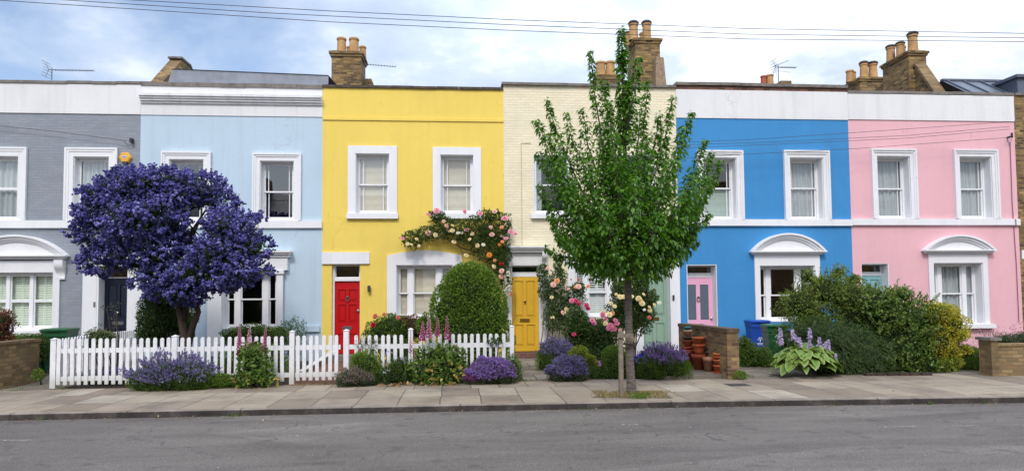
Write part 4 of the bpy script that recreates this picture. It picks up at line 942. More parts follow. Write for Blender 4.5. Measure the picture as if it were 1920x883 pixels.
q0, q1 = atZ(1655, 711, PZ), atZ(1785, 710, PZ)
eb = thing('brick_edging', 'low row of old red bricks under the right hedge', 'brick edging', (q0[0], q0[1], PZ))
mb = MB(); x = q0[0]
while x < q1[0]:
    y_ = .52+q0[1]+(q1[1]-q0[1])*(x-q0[0])/(q1[0]-q0[0]); mb.box(x, x+.215, y_+rng.uniform(-.01, .01), y_+.11, PZ-.02, PZ+.05+rng.uniform(-.012, .012)); x += .225
mb.build('bricks', M_brick('dark_edging_brick', [lin('3E2A22'), lin('50362A'), lin('463428')], lin('3A342A'), bmp=.8, stain=.5), eb)  # brick colours darker than the plain red brick
ewall = MB(); 
# ------------------------------------------------------------------ wheelie bins
def wheelie(label, X, Y, rz, h, wd, dp, col, mark=None, lidcol=None):
    t_ = thing('wheelie_bin', label, 'wheelie bin', (X, Y, PZ)); c_, s_ = math.cos(rz), math.sin(rz)
    t_.rotation_euler = (0, 0, rz)
    ORG[t_] = np.array((0, 0, 0.))
    mat = M_plain('bin_plastic', col, rough=.42, var=.10, scale=5); hb = h-.10; k = .80
    mb = MB(); a_, b_ = wd/2, dp/2
    def ring(kx, ky, z, dy=0): return [(-a_*kx, -b_*ky+dy, z), (a_*kx, -b_*ky+dy, z), (a_*kx, b_*ky+dy, z), (-a_*kx, b_*ky+dy, z)]
    R_ = [ring(k, .72, .06, .03), ring(.86, .80, .25, .02), ring(.94, .93, hb-.14), ring(1.0, 1.0, hb-.13), ring(1.0, 1.0, hb-.03), ring(1.05, 1.05, hb-.028), ring(1.05, 1.05, hb)]
    V = sum(R_, []); Fc = [(3, 2, 1, 0)]
    for i in range(len(R_)-1):
        for j in range(4): Fc.append((4*i+j, 4*i+(j+1) % 4, 4*i+4+(j+1) % 4, 4*i+4+j))
    Fc.append(tuple(4*(len(R_)-1)+j for j in range(4)))
    mb.add(V, Fc); o = mb.build('body', mat, t_)
    ld_ = MB(); L_ = [ring(1.09, 1.09, hb+.004, -.01), ring(1.09, 1.09, hb+.035, -.01), ring(1.05, 1.05, hb+.045), ring(.9, .9, hb+.06), ]
    V = sum(L_, []); Fc = [(3, 2, 1, 0)]
    for i in range(3):
        for j in range(4): Fc.append((4*i+j, 4*i+(j+1) % 4, 4*i+4+(j+1) % 4, 4*i+4+j))
    Fc.append((12, 13, 14, 15)); ld_.add(V, Fc); ld_.box(-a_*.5, a_*.5, -b_*1.19, -b_*1.1, hb+.006, hb+.03)
    ld_.build('lid', M_plain('bin_lid', mul(lidcol or col, 1.1), rough=.4, var=.1), t_)
    MB().tube([(-a_*.8, b_*1.22, hb-.02), (a_*.8, b_*1.22, hb-.02)], .018, 8).tube([(-a_*.8, b_*1.0, hb-.03), (-a_*.8, b_*1.22, hb-.02)], .016, 6).tube([(a_*.8, b_*1.0, hb-.03), (a_*.8, b_*1.22, hb-.02)], .016, 6).build('handle', mat, t_)
    for sx_ in (-1, 1):
        MB().tube([(sx_*(a_*.78), b_*.72, .10), (sx_*(a_*.78+.05), b_*.72, .10)], .10, 16).build('wheel', BLACK, t_)
    if mark:
        mm = MB(); zc, yk = mark
        def P(u, v_): # on the sloping front face
            f_ = (v_-.25)/(hb-.14-.25); ky = .80+(.93-.80)*f_; dy = .02*(1-f_); return (u, -b_*ky+dy-.004, v_)
        def quad(u0, u1, v0, v1): mm.add([P(u0, v0), P(u1, v0), P(u1, v1), P(u0, v1)], [(0, 1, 2, 3)])
        quad(-.012, .012, zc-.05, zc+.04)
        for (du, dv) in ((-.05, .03), (.03, .03), (-.07, 0), (.05, 0), (-.03, .055), (.012, .055)): quad(du, du+.022, zc+dv, zc+dv+.022)
        quad(-.09, .09, zc-.10, zc-.085); quad(-.07, .07, zc-.13, zc-.118)
        mm.build('emblem', GLOSS, t_)
    return t_
wb = atZ(113, 692, PZ)
wheelie('green wheelie bin behind the left end of the white picket fence', atY(112, 650, 16.6)[0], 16.6, .12, 1.07, .54, .62, lin('1C5430'), (.62, 1))
wheelie('blue recycling bin against the bright blue wall', atY(1420, 630, 17.9)[0], 17.9, -.1, 1.03, .50, .55, lin('1E48A0'), (.45, 1))
wheelie('green wheelie bin beside the hosta on the bright blue house path', atY(1453, 650, 16.2)[0], 16.2, -.15, .98, .50, .55, lin('1F5A34'), (.62, 1))
cb_ = thing('food_caddy', 'small dark green food waste caddy beside the left brick wall', 'food caddy', (*atY(73, 690, 16.6)[:2], PZ))
X, Y, _ = ORG[cb_]
MB().lathe((X, Y, PZ), [(.001, 0), (.15, 0), (.185, .36), (.195, .362), (.195, .385), (.001, .385)], 16).build('body', M_plain('caddy_green', lin('1A5A44'), rough=.4), cb_)
MB().lathe((X, Y, PZ+.386), [(.001, 0), (.20, 0), (.20, .03), (.10, .06), (.001, .062)], 16).build('lid', M_plain('caddy_lid', lin('2A6A50'), rough=.4), cb_)

# ------------------------------------------------------------------ stacked flowerpots
def pot_profile(r, h, kind):
    if kind == 'pot': return [(.001, 0), (r*.66, 0), (r*.90, h*.74), (r*1.0, h*.75), (r*1.02, h*.99), (r*.95, h), (r*.88, h*.97), (r*.84, h*.75), (r*.6, h*.1), (.001, h*.09)]
    if kind == 'bowl': return [(.001, 0), (r*.55, 0), (r*.80, h*.45), (r*.92, h*.78), (r*1.0, h*.79), (r*1.02, h), (r*.93, h), (r*.85, h*.75), (r*.5, h*.15), (.001, h*.14)]
    return [(.001, 0), (r*.85, 0), (r*1.0, h*.9), (r*1.0, h), (r*.93, h), (r*.82, h*.3), (.001, h*.28)]
TERR = {'t1': lin('B4572E'), 't2': lin('C1683A'), 't3': lin('A14B2A'), 'pale': lin('C29478'), 'dark': lin('4E3C34'), 'teal': lin('2A8C94'), 'pink': lin('A9785F'), 'orange': lin('CE7440')}
_tm = {}
def tmat(k):
    if k not in _tm: _tm[k] = M_plain('pot_'+k, TERR[k], rough=.8, var=.22, scale=7, bmp=.15)
    return _tm[k]
BZ = PZ+.07
def stack(xc, Y, items):
    """items bottom first: (label, kind, px_width, px_top, height m, colour, name)"""
    X = atY(xc, 660, Y)[0]
    for (lb, kind, wpx, yt_, h, col, nm) in items:
        z1 = atY(xc, yt_, Y)[2]; r_ = wpx/2/scl(Y); z0 = max(z1-h, BZ+.001)
        o = MB().lathe((0, 0, 0), pot_profile(r_, z1-z0, kind), 26).build(nm, tmat(col), None, smooth=False)
        o.location = (X+rng.uniform(-.006, .006), Y+rng.uniform(-.006, .006), z0); o.rotation_euler = (rng.uniform(-.015, .015), rng.uniform(-.015, .015), rng.uniform(0, 6))
        for p_ in o.data.polygons: p_.use_smooth = True
        tag(o, lb, 'saucer' if nm == 'pot_saucer' else 'flowerpot', 'terracotta pots stacked against the wall')
yA, yB, yC, yD, yE = 14.55, 14.15, 14.05, 13.75, 13.45
stack(1290, yA, [('tall terracotta pot at the base of the back left stack', 'pot', 27, 655, .42, 't3', 'flowerpot'),
    ('terracotta pot nested just above the base pot of the back left stack', 'pot', 24, 650, .12, 't1', 'flowerpot'),
    ('wide red brown bowl under the dark bowl in the back left stack', 'bowl', 23, 638, .13, 't3', 'flower_bowl'),
    ('dark brown bowl below the pale pot in the back left stack', 'bowl', 21, 632, .09, 'dark', 'flower_bowl'),
    ('pale terracotta pot under the turquoise pot', 'pot', 15.5, 619, .15, 'pale', 'flowerpot'),
    ('small turquoise pot on top of the back left stack', 'pot', 13, 612.5, .09, 'teal', 'flowerpot')])
stack(1310, yB, [('largest terracotta pot, base of the second stack from the left', 'pot', 27, 664, .44, 't3', 'flowerpot'),
    ('round bellied terracotta pot in the middle of the second stack from the left', 'bowl', 24, 645, .24, 't1', 'flowerpot'),
    ('terracotta pot topping the second stack from the left', 'pot', 23, 632, .15, 't2', 'flowerpot')])
stack(1336, yC, [('tall terracotta pot under the dark bowls in the stack by the wall', 'pot', 24, 668, .42, 't3', 'flowerpot'),
    ('lower dark brown bowl in the stack by the wall', 'bowl', 28, 660, .12, 'dark', 'flower_bowl'),
    ('upper dark grey brown bowl in the stack by the wall', 'bowl', 26, 652, .08, 'dark', 'flower_bowl'),
    ('orange terracotta pot just above the dark bowls', 'pot', 23, 642, .11, 'orange', 'flowerpot'),
    ('small orange pot topping the stack by the wall', 'pot', 20, 635, .08, 'orange', 'flowerpot')])
stack(1327, yD, [('single dusty pink terracotta pot standing alone between the stacks', 'pot', 21, 670, .31, 'pink', 'flowerpot')])
stack(1346, yE, [('broad terracotta saucer under the front right stack', 'saucer', 24, 702, .045, 't1', 'pot_saucer'),
    ('second terracotta saucer in the front right stack', 'saucer', 21, 697, .04, 't2', 'pot_saucer'),
    ('small terracotta pot just above the saucers in the front right stack', 'pot', 20, 684, .15, 't1', 'flowerpot'),
    ('terracotta pot in the middle of the front right stack', 'pot', 20, 674, .12, 't2', 'flowerpot'),
    ('terracotta pot second from the top of the front right stack', 'pot', 20, 668, .10, 't1', 'flowerpot'),
    ('terracotta pot topping the front right stack', 'pot', 20, 662, .09, 'orange', 'flowerpot')])
# drain cover
q = atZ(1383, 722, PZ); dc = MB().box(q[0]-.2, q[0]+.2, q[1]-.17, q[1]+.17, PZ-.01, PZ+.006)
for k in range(6): dc.box(q[0]-.16+k*.057, q[0]-.13+k*.057, q[1]-.13, q[1]+.13, PZ+.0065, PZ+.010)
tag(dc.build('drain_cover', M_plain('cast_iron', (.06, .05, .045), rough=.7, var=.3), None, org=(q[0], q[1], PZ)), 'small rusty iron drain cover set in the pavement', 'drain cover')
# ------------------------------------------------------------------ planting tools
def unit(a): return a/np.maximum(np.linalg.norm(a, axis=-1, keepdims=True), 1e-9)
def rdir(n): return unit(rng.normal(size=(n, 3)))
def leaf_arrays(P, D, Nn, L, W, droop=.0):
    """one leaf = 6 points: base, two pairs of sides, tip; folded along the midrib"""
    n = len(P); D = unit(D); S = unit(np.cross(D, Nn)); Nn = np.cross(S, D)
    L = np.broadcast_to(L, n)[:, None]; W = np.broadcast_to(W, n)[:, None]
    a = P+D*L*.38+S*W*.5+Nn*W*.14; b = P+D*L*.38-S*W*.5+Nn*W*.14
    tip = P+D*L-Nn*L*(.12+droop)
    mid = P+D*L*.42
    V = np.stack([P, a, tip, b, mid], 1).reshape(-1, 3)
    k = (np.arange(n)*5)[:, None]
    loops = (k+np.array([[0, 4, 1, 1, 4, 2, 0, 3, 4, 3, 2, 4]])).ravel()
    return V, loops, np.full(n*4, 3)
def simple_arrays(P, D, Nn, L, W):
    n = len(P); D = unit(D); S = unit(np.cross(D, Nn))
    L = np.broadcast_to(L, n)[:, None]; W = np.broadcast_to(W, n)[:, None]
    V = np.stack([P-S*W*.12, P+D*L*.5+S*W*.5, P+D*L, P+D*L*.45-S*W*.5], 1).reshape(-1, 3)
    return V, np.arange(n*4), np.full(n, 4)
def leaves(name, parent, mat, P, D, Nn, L, W, rnd=None, full=True, org=None, droop=0.):
    if len(P) == 0: return None
    o_ = ORG[parent] if parent is not None else np.array(org, float)
    V, lo_, ct = leaf_arrays(P-o_, D, Nn, L, W, droop) if full else simple_arrays(P-o_, D, Nn, L, W)
    k = 5 if full else 4
    if rnd is None: rnd = np.clip(rng.normal(.5, .27, len(P)), 0, 1)
    me = np_mesh(name, V, lo_, ct, np.repeat(rnd, k))
    return link_mesh(name, me, mat, parent, org)
def ELL(cx, cy, rx, ry, Y, ryd): c = atY(cx, cy, Y); s_ = scl(Y); return (c[0], c[1], c[2], rx/s_, ryd, ry/s_)
def shell_pts(ells, n, amp=.16, deep=.28, back=.5, top=0., zmin=None):
    ells = np.array(ells, float); wts = np.array([(e[3]*e[5]+e[3]*e[4]+e[4]*e[5]) for e in ells]); wts /= wts.sum()
    ks = rng.choice(len(ells), n, p=wts); d = rdir(n)
    fr = rng.normal(size=(5, 3))*3.2; ph = rng.uniform(0, 6.3, (len(ells), 5)); 
    fr2 = rng.normal(size=(5, 3))*8.
    b = np.sin(d@fr.T+ph[ks]).mean(1)*1.5+np.sin(d@fr2.T+ph[ks]).mean(1)*.8
    r_ = 1+amp*b-np.abs(rng.exponential(deep*.5, n)); r_ = np.clip(r_, .25, 1.5)
    c = ells[ks, :3]; R_ = ells[ks, 3:]
    P = c+d*R_*r_[:, None]; nrm = unit(d/R_)
    keep = (d[:, 1] < .25) | (rng.random(n) < back)
    for i, e in enumerate(ells):
        q = (((P-e[:3])/e[3:])**2).sum(1); keep &= ~((q < .42) & (ks != i))
    if zmin is not None: keep &= P[:, 2] > zmin
    return P[keep], nrm[keep]
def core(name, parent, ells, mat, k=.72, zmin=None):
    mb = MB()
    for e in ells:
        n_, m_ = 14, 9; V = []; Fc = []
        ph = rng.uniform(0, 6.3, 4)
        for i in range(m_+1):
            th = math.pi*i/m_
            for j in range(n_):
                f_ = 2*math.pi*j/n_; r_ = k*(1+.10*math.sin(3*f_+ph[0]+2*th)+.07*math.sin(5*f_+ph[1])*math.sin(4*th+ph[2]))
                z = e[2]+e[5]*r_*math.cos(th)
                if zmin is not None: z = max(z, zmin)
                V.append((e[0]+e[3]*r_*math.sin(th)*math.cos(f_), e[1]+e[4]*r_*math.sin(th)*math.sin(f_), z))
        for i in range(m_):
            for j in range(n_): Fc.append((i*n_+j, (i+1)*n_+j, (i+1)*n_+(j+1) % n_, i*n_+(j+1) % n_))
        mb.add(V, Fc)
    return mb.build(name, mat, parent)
WOOD = M_plain('shrub_wood', lin('5A4634'), rough=.9, var=.3, scale=12, bmp=.3)
def stems(parent, base, ells, r=.02, name='stems', wood=None, n=2):
    mb = MB(); base = np.array(base, float)
    for e in ells:
        for k in range(n):
            tgt = np.array(e[:3])+rng.normal(size=3)*np.array(e[3:])*.25; b = base+np.array([rng.normal()*.06, rng.normal()*.05, 0])
            mid = (b+tgt)/2+rng.normal(size=3)*.06; mb.tube([b, mid, tgt], [r, r*.7, r*.35], 5)
    return mb.build(name, wood or WOOD, parent)
def shrub(label, base_px, ells, n, L, W, mat, name='shrub', cat='shrub', group=None, amp=.16, deep=.28, back=.5, coremat=True, up=.4, out=.8, rand=.7, zmin=PZ, base=None, full=True, nstem=1, droop=0., ck=.72, nlift=.9, tipup=0.):
    Y = np.mean([e[1] for e in ells]); b = atY(base_px, 650, Y) if base is None else base
    rt_ = thing(name, label, cat, (b[0], Y, PZ), group)
    P, nr = shell_pts(ells, n, amp, deep, back, zmin=zmin)
    D = nr*out+rdir(len(P))*rand+np.array([0, 0, up]); Nn = nr*nlift+rdir(len(P))*.7+np.array([0, 0, .5])
    sz = rng.uniform(.65, 1.15, len(P))
    # leaf tone is random; the core below has the inner shade in its colour
    leaves('foliage', rt_, mat, P, D, Nn, L*sz, W*sz, full=full, droop=droop)
    if coremat: core('dark_foliage_core', rt_, ells, INNER, ck, zmin=zmin-.02 if zmin is not None else None)
    if nstem: stems(rt_, (b[0], Y, PZ-.02), ells, n=nstem)
    return rt_
INNER = M_plain('shaded_core_green', (.022, .034, .014), rough=.95, var=.5, scale=14, bmp=.5, spec=.1)  # dark solid core: the shade inside the plants is put into this colour
G_DARK = M_leaf('dark_green_leaf', (.020, .040, .010), (.042, .08, .018), (.085, .145, .032))
G_MID = M_leaf('mid_green_leaf', (.045, .09, .013), (.095, .17, .026), (.19, .29, .05))
G_BRIGHT = M_leaf('bright_green_leaf', (.055, .115, .012), (.12, .215, .024), (.24, .34, .05))
G_ROSE = M_leaf('rose_leaf', (.028, .055, .014), (.060, .11, .026), (.13, .20, .05))
G_GOLD = M_leaf('golden_leaf', (.16, .20, .02), (.45, .41, .035), (.72, .58, .06), trans=.25)
G_LIME = M_leaf('lime_leaf', (.12, .17, .02), (.27, .32, .03), (.42, .44, .06), trans=.25)
G_GREY = M_leaf('grey_green_leaf', (.05, .075, .04), (.10, .13, .075), (.17, .19, .12))
G_RED = M_leaf('bronze_red_leaf', (.09, .03, .02), (.18, .07, .045), (.30, .13, .08))
G_TREE = M_leaf('cherry_tree_leaf', (.036, .105, .011), (.080, .205, .018), (.19, .37, .034), trans=.45, rough=.38, spec=.5)
BROWN = M_leaf('dry_leaf', (.10, .055, .025), (.24, .14, .06), (.42, .30, .16), trans=.1)
def M_flower(name, a_, b_, c_, trans=.25): return M_leaf(name, a_, b_, c_, trans=trans, rough=.6, spec=.2)
F_LAV = M_flower('lavender_flower', lin('5C5482'), lin('7C72A6'), lin('ACA2CC'))
F_PURP = M_flower('purple_flower', lin('6A5092'), lin('8A6EB4'), lin('B69CD4'))
F_MAG = M_flower('magenta_flower', lin('8A2F8C'), lin('A447A8'), lin('C478C4'))
F_BLUE = M_flower('blue_spire_flower', lin('2D2F9C'), lin('4347B8'), lin('6A6CD4'))
F_PALE = M_flower('pale_lilac_flower', lin('A593C8'), lin('C3B2DC'), lin('DDD0EC'))
F_WHT = M_flower('white_flower', lin('C8C4B4'), lin('DEDACC'), lin('F0ECE0'))
F_CEA = M_flower('blue_blossom', lin('3E3C70'), lin('5A589E'), lin('9492CC'), trans=.15)
F_FOX = M_flower('foxglove_flower', lin('A8357E'), lin('C9589C'), lin('E39AC4'))
F_FOXP = M_flower('pale_foxglove_flower', lin('B86490'), lin('D48CB0'), lin('E8B8CC'))
BLM = {k: M_flower('bloom_'+k, mul(lin(h), .72), lin(h), mul(lin(h), 1.12)) for k, h in dict(lpink='E8A4B8', pink='E692B2', hot='CC4870', blush='ECC0B4', cream='EEDDB0', peach='E8A878', orange='E8963C', red='A81420', salmon='D07468', white='EEE8DC', lilac='C88CC8').items()}

# ---- rose blooms
def bloom_mesh(seed, mat, rad=1.):
    r_ = np.random.default_rng(seed); V = []; Fc = []; att = []
    for ring, (n, tilt, R_, sh) in enumerate([(6, .25, 1., .15), (6, .65, .85, .4), (5, 1.0, .62, .6), (4, 1.3, .42, .85)]):
        for k in range(n):
            a = 2*math.pi*(k+.5*(ring % 2))/n+r_.uniform(-.12, .12); t_ = tilt+r_.uniform(-.1, .1)
            b = len(V); wd = 1.35*math.pi/n
            for i in range(4):
                u = i/3; rr = R_*(math.sin(u*1.5))*rad; z = rad*(-.1+.55*u*math.sin(t_)*R_+.10*ring)-rad*.18*u*u*(1-t_/1.4)
                for j in range(3):
                    v_ = (j-1)*wd*(.55+.5*math.sin(u*2.4)); q_ = rr*math.cos(t_*.75)
                    V.append((q_*math.cos(a+v_), q_*math.sin(a+v_), z+.06*rad*abs(j-1)*u)); att.append(min(1, max(0, .35+.5*u-.10*ring+r_.uniform(-.15, .15))))
            for i in range(3):
                for j in range(2): Fc.append((b+i*3+j, b+i*3+j+1, b+(i+1)*3+j+1, b+(i+1)*3+j))
    lo_ = [i for f_ in Fc for i in f_]
    me = np_mesh('bloom', V, lo_, [4]*len(Fc), att, smooth=True); me.materials.append(mat); return me
BM = {k: [bloom_mesh(11*i+j, m_, 1.) for j in range(2)] for i, (k, m_) in enumerate(BLM.items())}
def blooms(parent, lst, Y, dY=.0, origin=(0, 0), z=1.):
    for q in lst:
        x, y, col, r_ = q[0], q[1], q[2], (q[3] if len(q) > 3 else 5)
        if z != 1.: x, y = origin[0]+x/z, origin[1]+y/z
        yy = Y+rng.uniform(-.08, .05)+dY; p_ = atY(x, y, yy)
        o = bpy.data.objects.new('bloom', BM[col][int(rng.integers(2))]); COL.objects.link(o); o.parent = parent; ORG[o] = p_
        o.location = [float(v) for v in p_-ORG[parent]]; s_ = r_/scl(yy)*rng.uniform(.85, 1.05); o.scale = (s_, s_, s_)
        o.rotation_euler = (math.radians(rng.uniform(35, 85)), rng.uniform(-.5, .5), rng.uniform(-.5, .5))

# ---- lavender-like mounds
def mound(label, cx, base_y, top_y, half, Y, nst, fmat, gmat, head=.05, hw=.016, flower_from=.0, group='lavender clumps along the street front', name='lavender', cat='lavender', fl_n=5, spread=1., lean=(0, 0), green=5000, gl=.05, gw=.008, stalk=.16, fsel=None, depth=None, ztop=None):
    c = atY(cx, base_y, Y); s_ = scl(Y); H = (base_y-top_y)/s_; Rx = half/s_; Ry = depth or min(Rx*.8, .42)
    rt_ = thing(name, label, cat, (c[0], Y, PZ), group); Hg = max(.12, H-stalk*.75)
    ell = [(c[0], Y, PZ+Hg*.35, Rx*.86, Ry*.9, Hg*.65), (c[0]-Rx*.45, Y-.03, PZ+Hg*.25, Rx*.5, Ry*.8, Hg*.55), (c[0]+Rx*.45, Y-.03, PZ+Hg*.25, Rx*.5, Ry*.8, Hg*.60)]
    P, nr = shell_pts(ell, green, .22, .25, .5, zmin=PZ-.01)
    D = nr*.7+rdir(len(P))*.35+np.array([0, 0, .75]); sz = rng.uniform(.7, 1.2, len(P))
    leaves('foliage', rt_, gmat, P, D, rdir(len(P)), gl*sz, gw*sz*1.3, full=False)
    core('dark_foliage_core', rt_, ell, INNER, .80, zmin=PZ-.02)
    # flower stalks from the surface outward/upward
    d = rdir(nst*2); d[:, 2] = np.abs(d[:, 2])-.22*rng.random(nst*2); d = unit(d); d = d[(d[:, 1] < .3) | (rng.random(len(d)) < .5)]
    if fsel is not None: d = d[fsel(d)]
    d = d[:nst]
    E_ = np.array(ell[0]); B = E_[:3]+d*E_[3:]*(.92+.1*np.sin(d@np.array([5., 3., 4.]))[:, None]); B[:, 2] = np.maximum(B[:, 2], PZ+.03)
    T = B+unit(d*spread+np.array([lean[0], lean[1], .75])+rdir(len(d))*.28)*(stalk*rng.uniform(.15, 1.3, len(d))*(.75+.35*np.sin(d@np.array([9., 4., 7.])+cx)))[:, None]
    ax = unit(T-B)
    leaves('stalks', rt_, gmat, B, ax, rdir(len(d)), np.linalg.norm(T-B, axis=1), .006, full=False)
    PP = []; DD = []; LL = []; rr = []
    for k in range(fl_n):
        t_ = -k/fl_n*head
        for s2 in range(2):
            q = T+ax*t_; dd = rdir(len(d))*.8+ax*.7; PP.append(q-dd*.004); DD.append(dd); LL.append(np.full(len(d), hw*(1.15-.5*abs(k/fl_n-.6)))); rr.append(np.clip(rng.normal(.5, .25, len(d)), 0, 1))
    PP = np.concatenate(PP); leaves('flower_heads', rt_, fmat, PP, np.concatenate(DD), rdir(len(PP)), np.concatenate(LL)*1.25, np.concatenate(LL), rnd=np.concatenate(rr), full=False)
    return rt_
def scatter_flowers(parent, name, mat, ells, n, size, amp=.16, up=0.3, front=True):
    P, nr = shell_pts(ells, n*2, amp, .03, .3, zmin=PZ); P, nr = P[:n], nr[:n]; k = 4
    PP = np.repeat(P, k, 0)+rng.normal(size=(len(P)*k, 3))*size*.3; leaves(name, parent, mat, PP, rdir(len(PP))+np.repeat(nr, k, 0)*.4, np.repeat(nr, k, 0)+rdir(len(PP))*.5, size, size*.9, full=False)

# ------------------------------------------------------------------ street tree
TY = float(atZ(1184, 738, PZ)[1]); tb = atZ(1184, 738, PZ)
tr_ = thing('street_tree', 'young upright green street tree growing from the pavement', 'tree', (tb[0], TY, PZ))
m, t = new_mat('tree_bark'); p = pos(t)
a = N(t, 'ShaderNodeTexNoise', Vector=N(t, 'ShaderNodeMapping', Vector=p, Scale=(3, 3, 26)).outputs[0], Scale=1.6, Detail=6., Roughness=.65).outputs[0]
b = N(t, 'ShaderNodeTexNoise', Vector=p, Scale=30., Detail=4.).outputs[0]
c = MIX(t, 1., RAMP(t, a, [(.3, (.05, .04, .033)), (.5, (.135, .11, .092)), (.7, (.24, .205, .175))]), RAMP(t, b, [(.3, .75), (.7, 1.15)]), 'MULTIPLY')
finish(t, N(t, 'ShaderNodeBsdfPrincipled', Base_Color=c, Roughness=.9, Normal=bump(t, MATH(t, 'ADD', a, MATH(t, 'MULTIPLY', b, .4)), .8, .02)).outputs[0]); BARK = m
trunk = MB(); tp = []; rd = []
for (x, y, r_) in [(1184, 742, .115), (1184, 733, .090), (1183, 715, .076), (1181, 680, .070), (1179, 620, .065), (1178, 560, .062), (1177, 510, .060), (1175, 450, .052), (1174, 380, .050), (1172, 300, .036), (1170, 200, .022), (1167, 120, .012), (1165, 62, .005)]:
    tp.append(atY(x, y, TY)); rd.append(r_)
tp[0][2] = PZ-.03
trunk.tube(tp, rd, 14)
tpz = np.array([q[2] for q in tp]); tpx = np.array([q[0] for q in tp])
def trunk_at(z): return np.array([np.interp(z, tpz, tpx), TY, z])
LP, LD, LN, LS = [], [], [], []
def branch(tip, z0, r0_, sleeve, dens, bend=.5, t0=.22):
    b0 = trunk_at(z0); tip = np.array(tip, float); n = 14
    ctrl = b0*(1-bend)+tip*bend; ctrl[2] = b0[2]+(tip[2]-b0[2])*.30; ctrl[:2] = b0[:2]+(tip[:2]-b0[:2])*.62
    ts = np.linspace(0, 1, n); C_ = (1-ts)[:, None]**2*b0+2*((1-ts)*ts)[:, None]*ctrl+(ts**2)[:, None]*tip
    C_[1:-1] += rng.normal(size=(n-2, 3))*.012
    trunk.tube(C_, list(r0_*(1-ts)**.8+.003), 6)
    L_ = np.linalg.norm(np.diff(C_, axis=0), axis=1).sum(); m_ = int(L_*dens)
    u = t0+(1-t0)*rng.random(m_)**.85; idx = u*(n-1); i0 = np.minimum(idx.astype(int), n-2); fr_ = (idx-i0)[:, None]
    P = C_[i0]*(1-fr_)+C_[i0+1]*fr_; ax = unit(C_[i0+1]-C_[i0])
    rad = sleeve*np.clip((1-u)*1.25+.12, 0, 1)*rng.random(m_)**.6
    side = unit(np.cross(ax, rdir(m_))); O = P+side*rad[:, None]+ax*(rad*.5)[:, None]
    LP.append(O); LD.append(side*.8+ax*.25+np.array([0, 0, -.55])+rdir(m_)*.35); LN.append(side*.5+np.array([0, 0, 1.])+rdir(m_)*.45); LS.append(rng.uniform(.7, 1.15, m_)*(1-.25*u))
    # fine twigs
    for k in range(int(L_*3)):
        j = rng.integers(4, n-1); e_ = C_[j]+unit(rng.normal(size=3)+np.array([0, 0, .4]))*sleeve*.8*(1-ts[j]); trunk.tube([C_[j], e_], [.006, .002], 3, cap=False)
tips = [(1165, 52, 0., .17, 430), (1106, 92, .1, .22, 330), (1197, 108, -.2, .30, 330), (1178, 150, .3, .28, 300), (1025, 186, .2, .25, 330), (1004, 224, -.3, .27, 330), (1060, 212, .4, .27, 300), (1088, 206, -.3, .3, 330), (1008, 285, .1, .3, 330),
        (1132, 150, -.2, .28, 330), (1263, 182, .3, .22, 330), (1297, 210, -.1, .27, 330), (1236, 212, .5, .30, 330), (1322, 262, .2, .27, 330), (1352, 300, -.2, .25, 330), (1325, 330, -.6, .3, 300), (1318, 372, .3, .3, 330), (1300, 430, -.2, .3, 300), (1335, 285, .7, .25, 280),
        (1022, 466, -.1, .15, 300), (1050, 445, .2, .2, 330), (1010, 345, .0, .32, 330), (1032, 405, -.3, .32, 330), (1215, 260, -.8, .34, 320), (1150, 250, -.9, .34, 320), (1100, 300, -1.0, .36, 320), (1260, 300, -.9, .36, 320), (1060, 350, -.8, .36, 320), (1295, 380, -.8, .34, 300),
        (1190, 330, -1.2, .36, 300), (1130, 380, -1.2, .38, 300), (1240, 400, -1.15, .38, 300), (1085, 420, -.9, .34, 300), (1280, 462, -.5, .24, 260), (1200, 200, .9, .32, 220), (1120, 230, 1.0, .34, 220), (1250, 280, 1.1, .36, 220), (1070, 330, 1.0, .36, 220), (1180, 350, 1.3, .38, 200), (1290, 350, 1.0, .34, 220), (1110, 480, -.5, .22, 260), (1235, 490, -.5, .24, 260), (1080, 470, .4, .24, 260), (1270, 455, .5, .28, 260),
        (1150, 470, -1.0, .3, 260), (1205, 460, -1.0, .3, 260), (1042, 438, -.5, .26, 280), (1068, 452, -.7, .28, 280), (1308, 452, .1, .24, 280), (1332, 345, .4, .26, 280), (1030, 250, -.5, .2, 280), (1280, 236, -.5, .24, 300), (1215, 150, .2, .16, 260), (1142, 190, -.4, .24, 300), (1330, 400, -.2, .22, 280), (1045, 300, -.7, .3, 300), (1300, 330, -.9, .32, 300), (1140, 430, .8, .34, 240), (1230, 430, .8, .34, 240), (1165, 300, -.5, .32, 280), (1215, 350, -.4, .34, 280)]
for (x, y, dy, sl__, dn) in tips:
    tip = atY(x, y, TY+dy); dx = abs(tip[0]-trunk_at(tip[2])[0])+abs(dy)*.6
    z0 = max(2.2, tip[2]-dx*1.1-.9) if tip[2] > 2.9 else 2.05+rng.uniform(0, .25)
    z0 = min(z0, 1.98+rng.uniform(0, 1.5)) if dx > .5 else z0
    hi_ = min(1, max(0, (tip[2]-3.6)/1.6)); branch(tip, z0, .026, sl__*(1.06-.24*hi_), dn*(.80-.08*hi_), t0=.15 if dx > .6 else .30)
for (zl, zh, sl__, dn) in ((2.0, 4.0, .30, 300), (3.4, 5.2, .24, 300), (4.4, 6.0, .15, 330)):
    m_ = int((zh-zl)*dn); z = rng.uniform(zl, zh, m_); a0 = rng.uniform(0, 6.28, m_); rr = sl__*rng.random(m_)**.6*(1-(z-zl)/(zh-zl)*.6)
    side = np.stack([np.cos(a0), np.sin(a0), np.zeros(m_)], 1); c0 = np.stack([np.interp(z, tpz, tpx), np.full(m_, TY), z], 1)
    LP.append(c0+side*rr[:, None]); LD.append(side*.8+np.array([0, 0, -.4])+rdir(m_)*.4); LN.append(side*.5+np.array([0, 0, 1.])+rdir(m_)*.45); LS.append(rng.uniform(.7, 1.1, m_))
trunk.build('trunk', BARK, tr_, smooth=True)
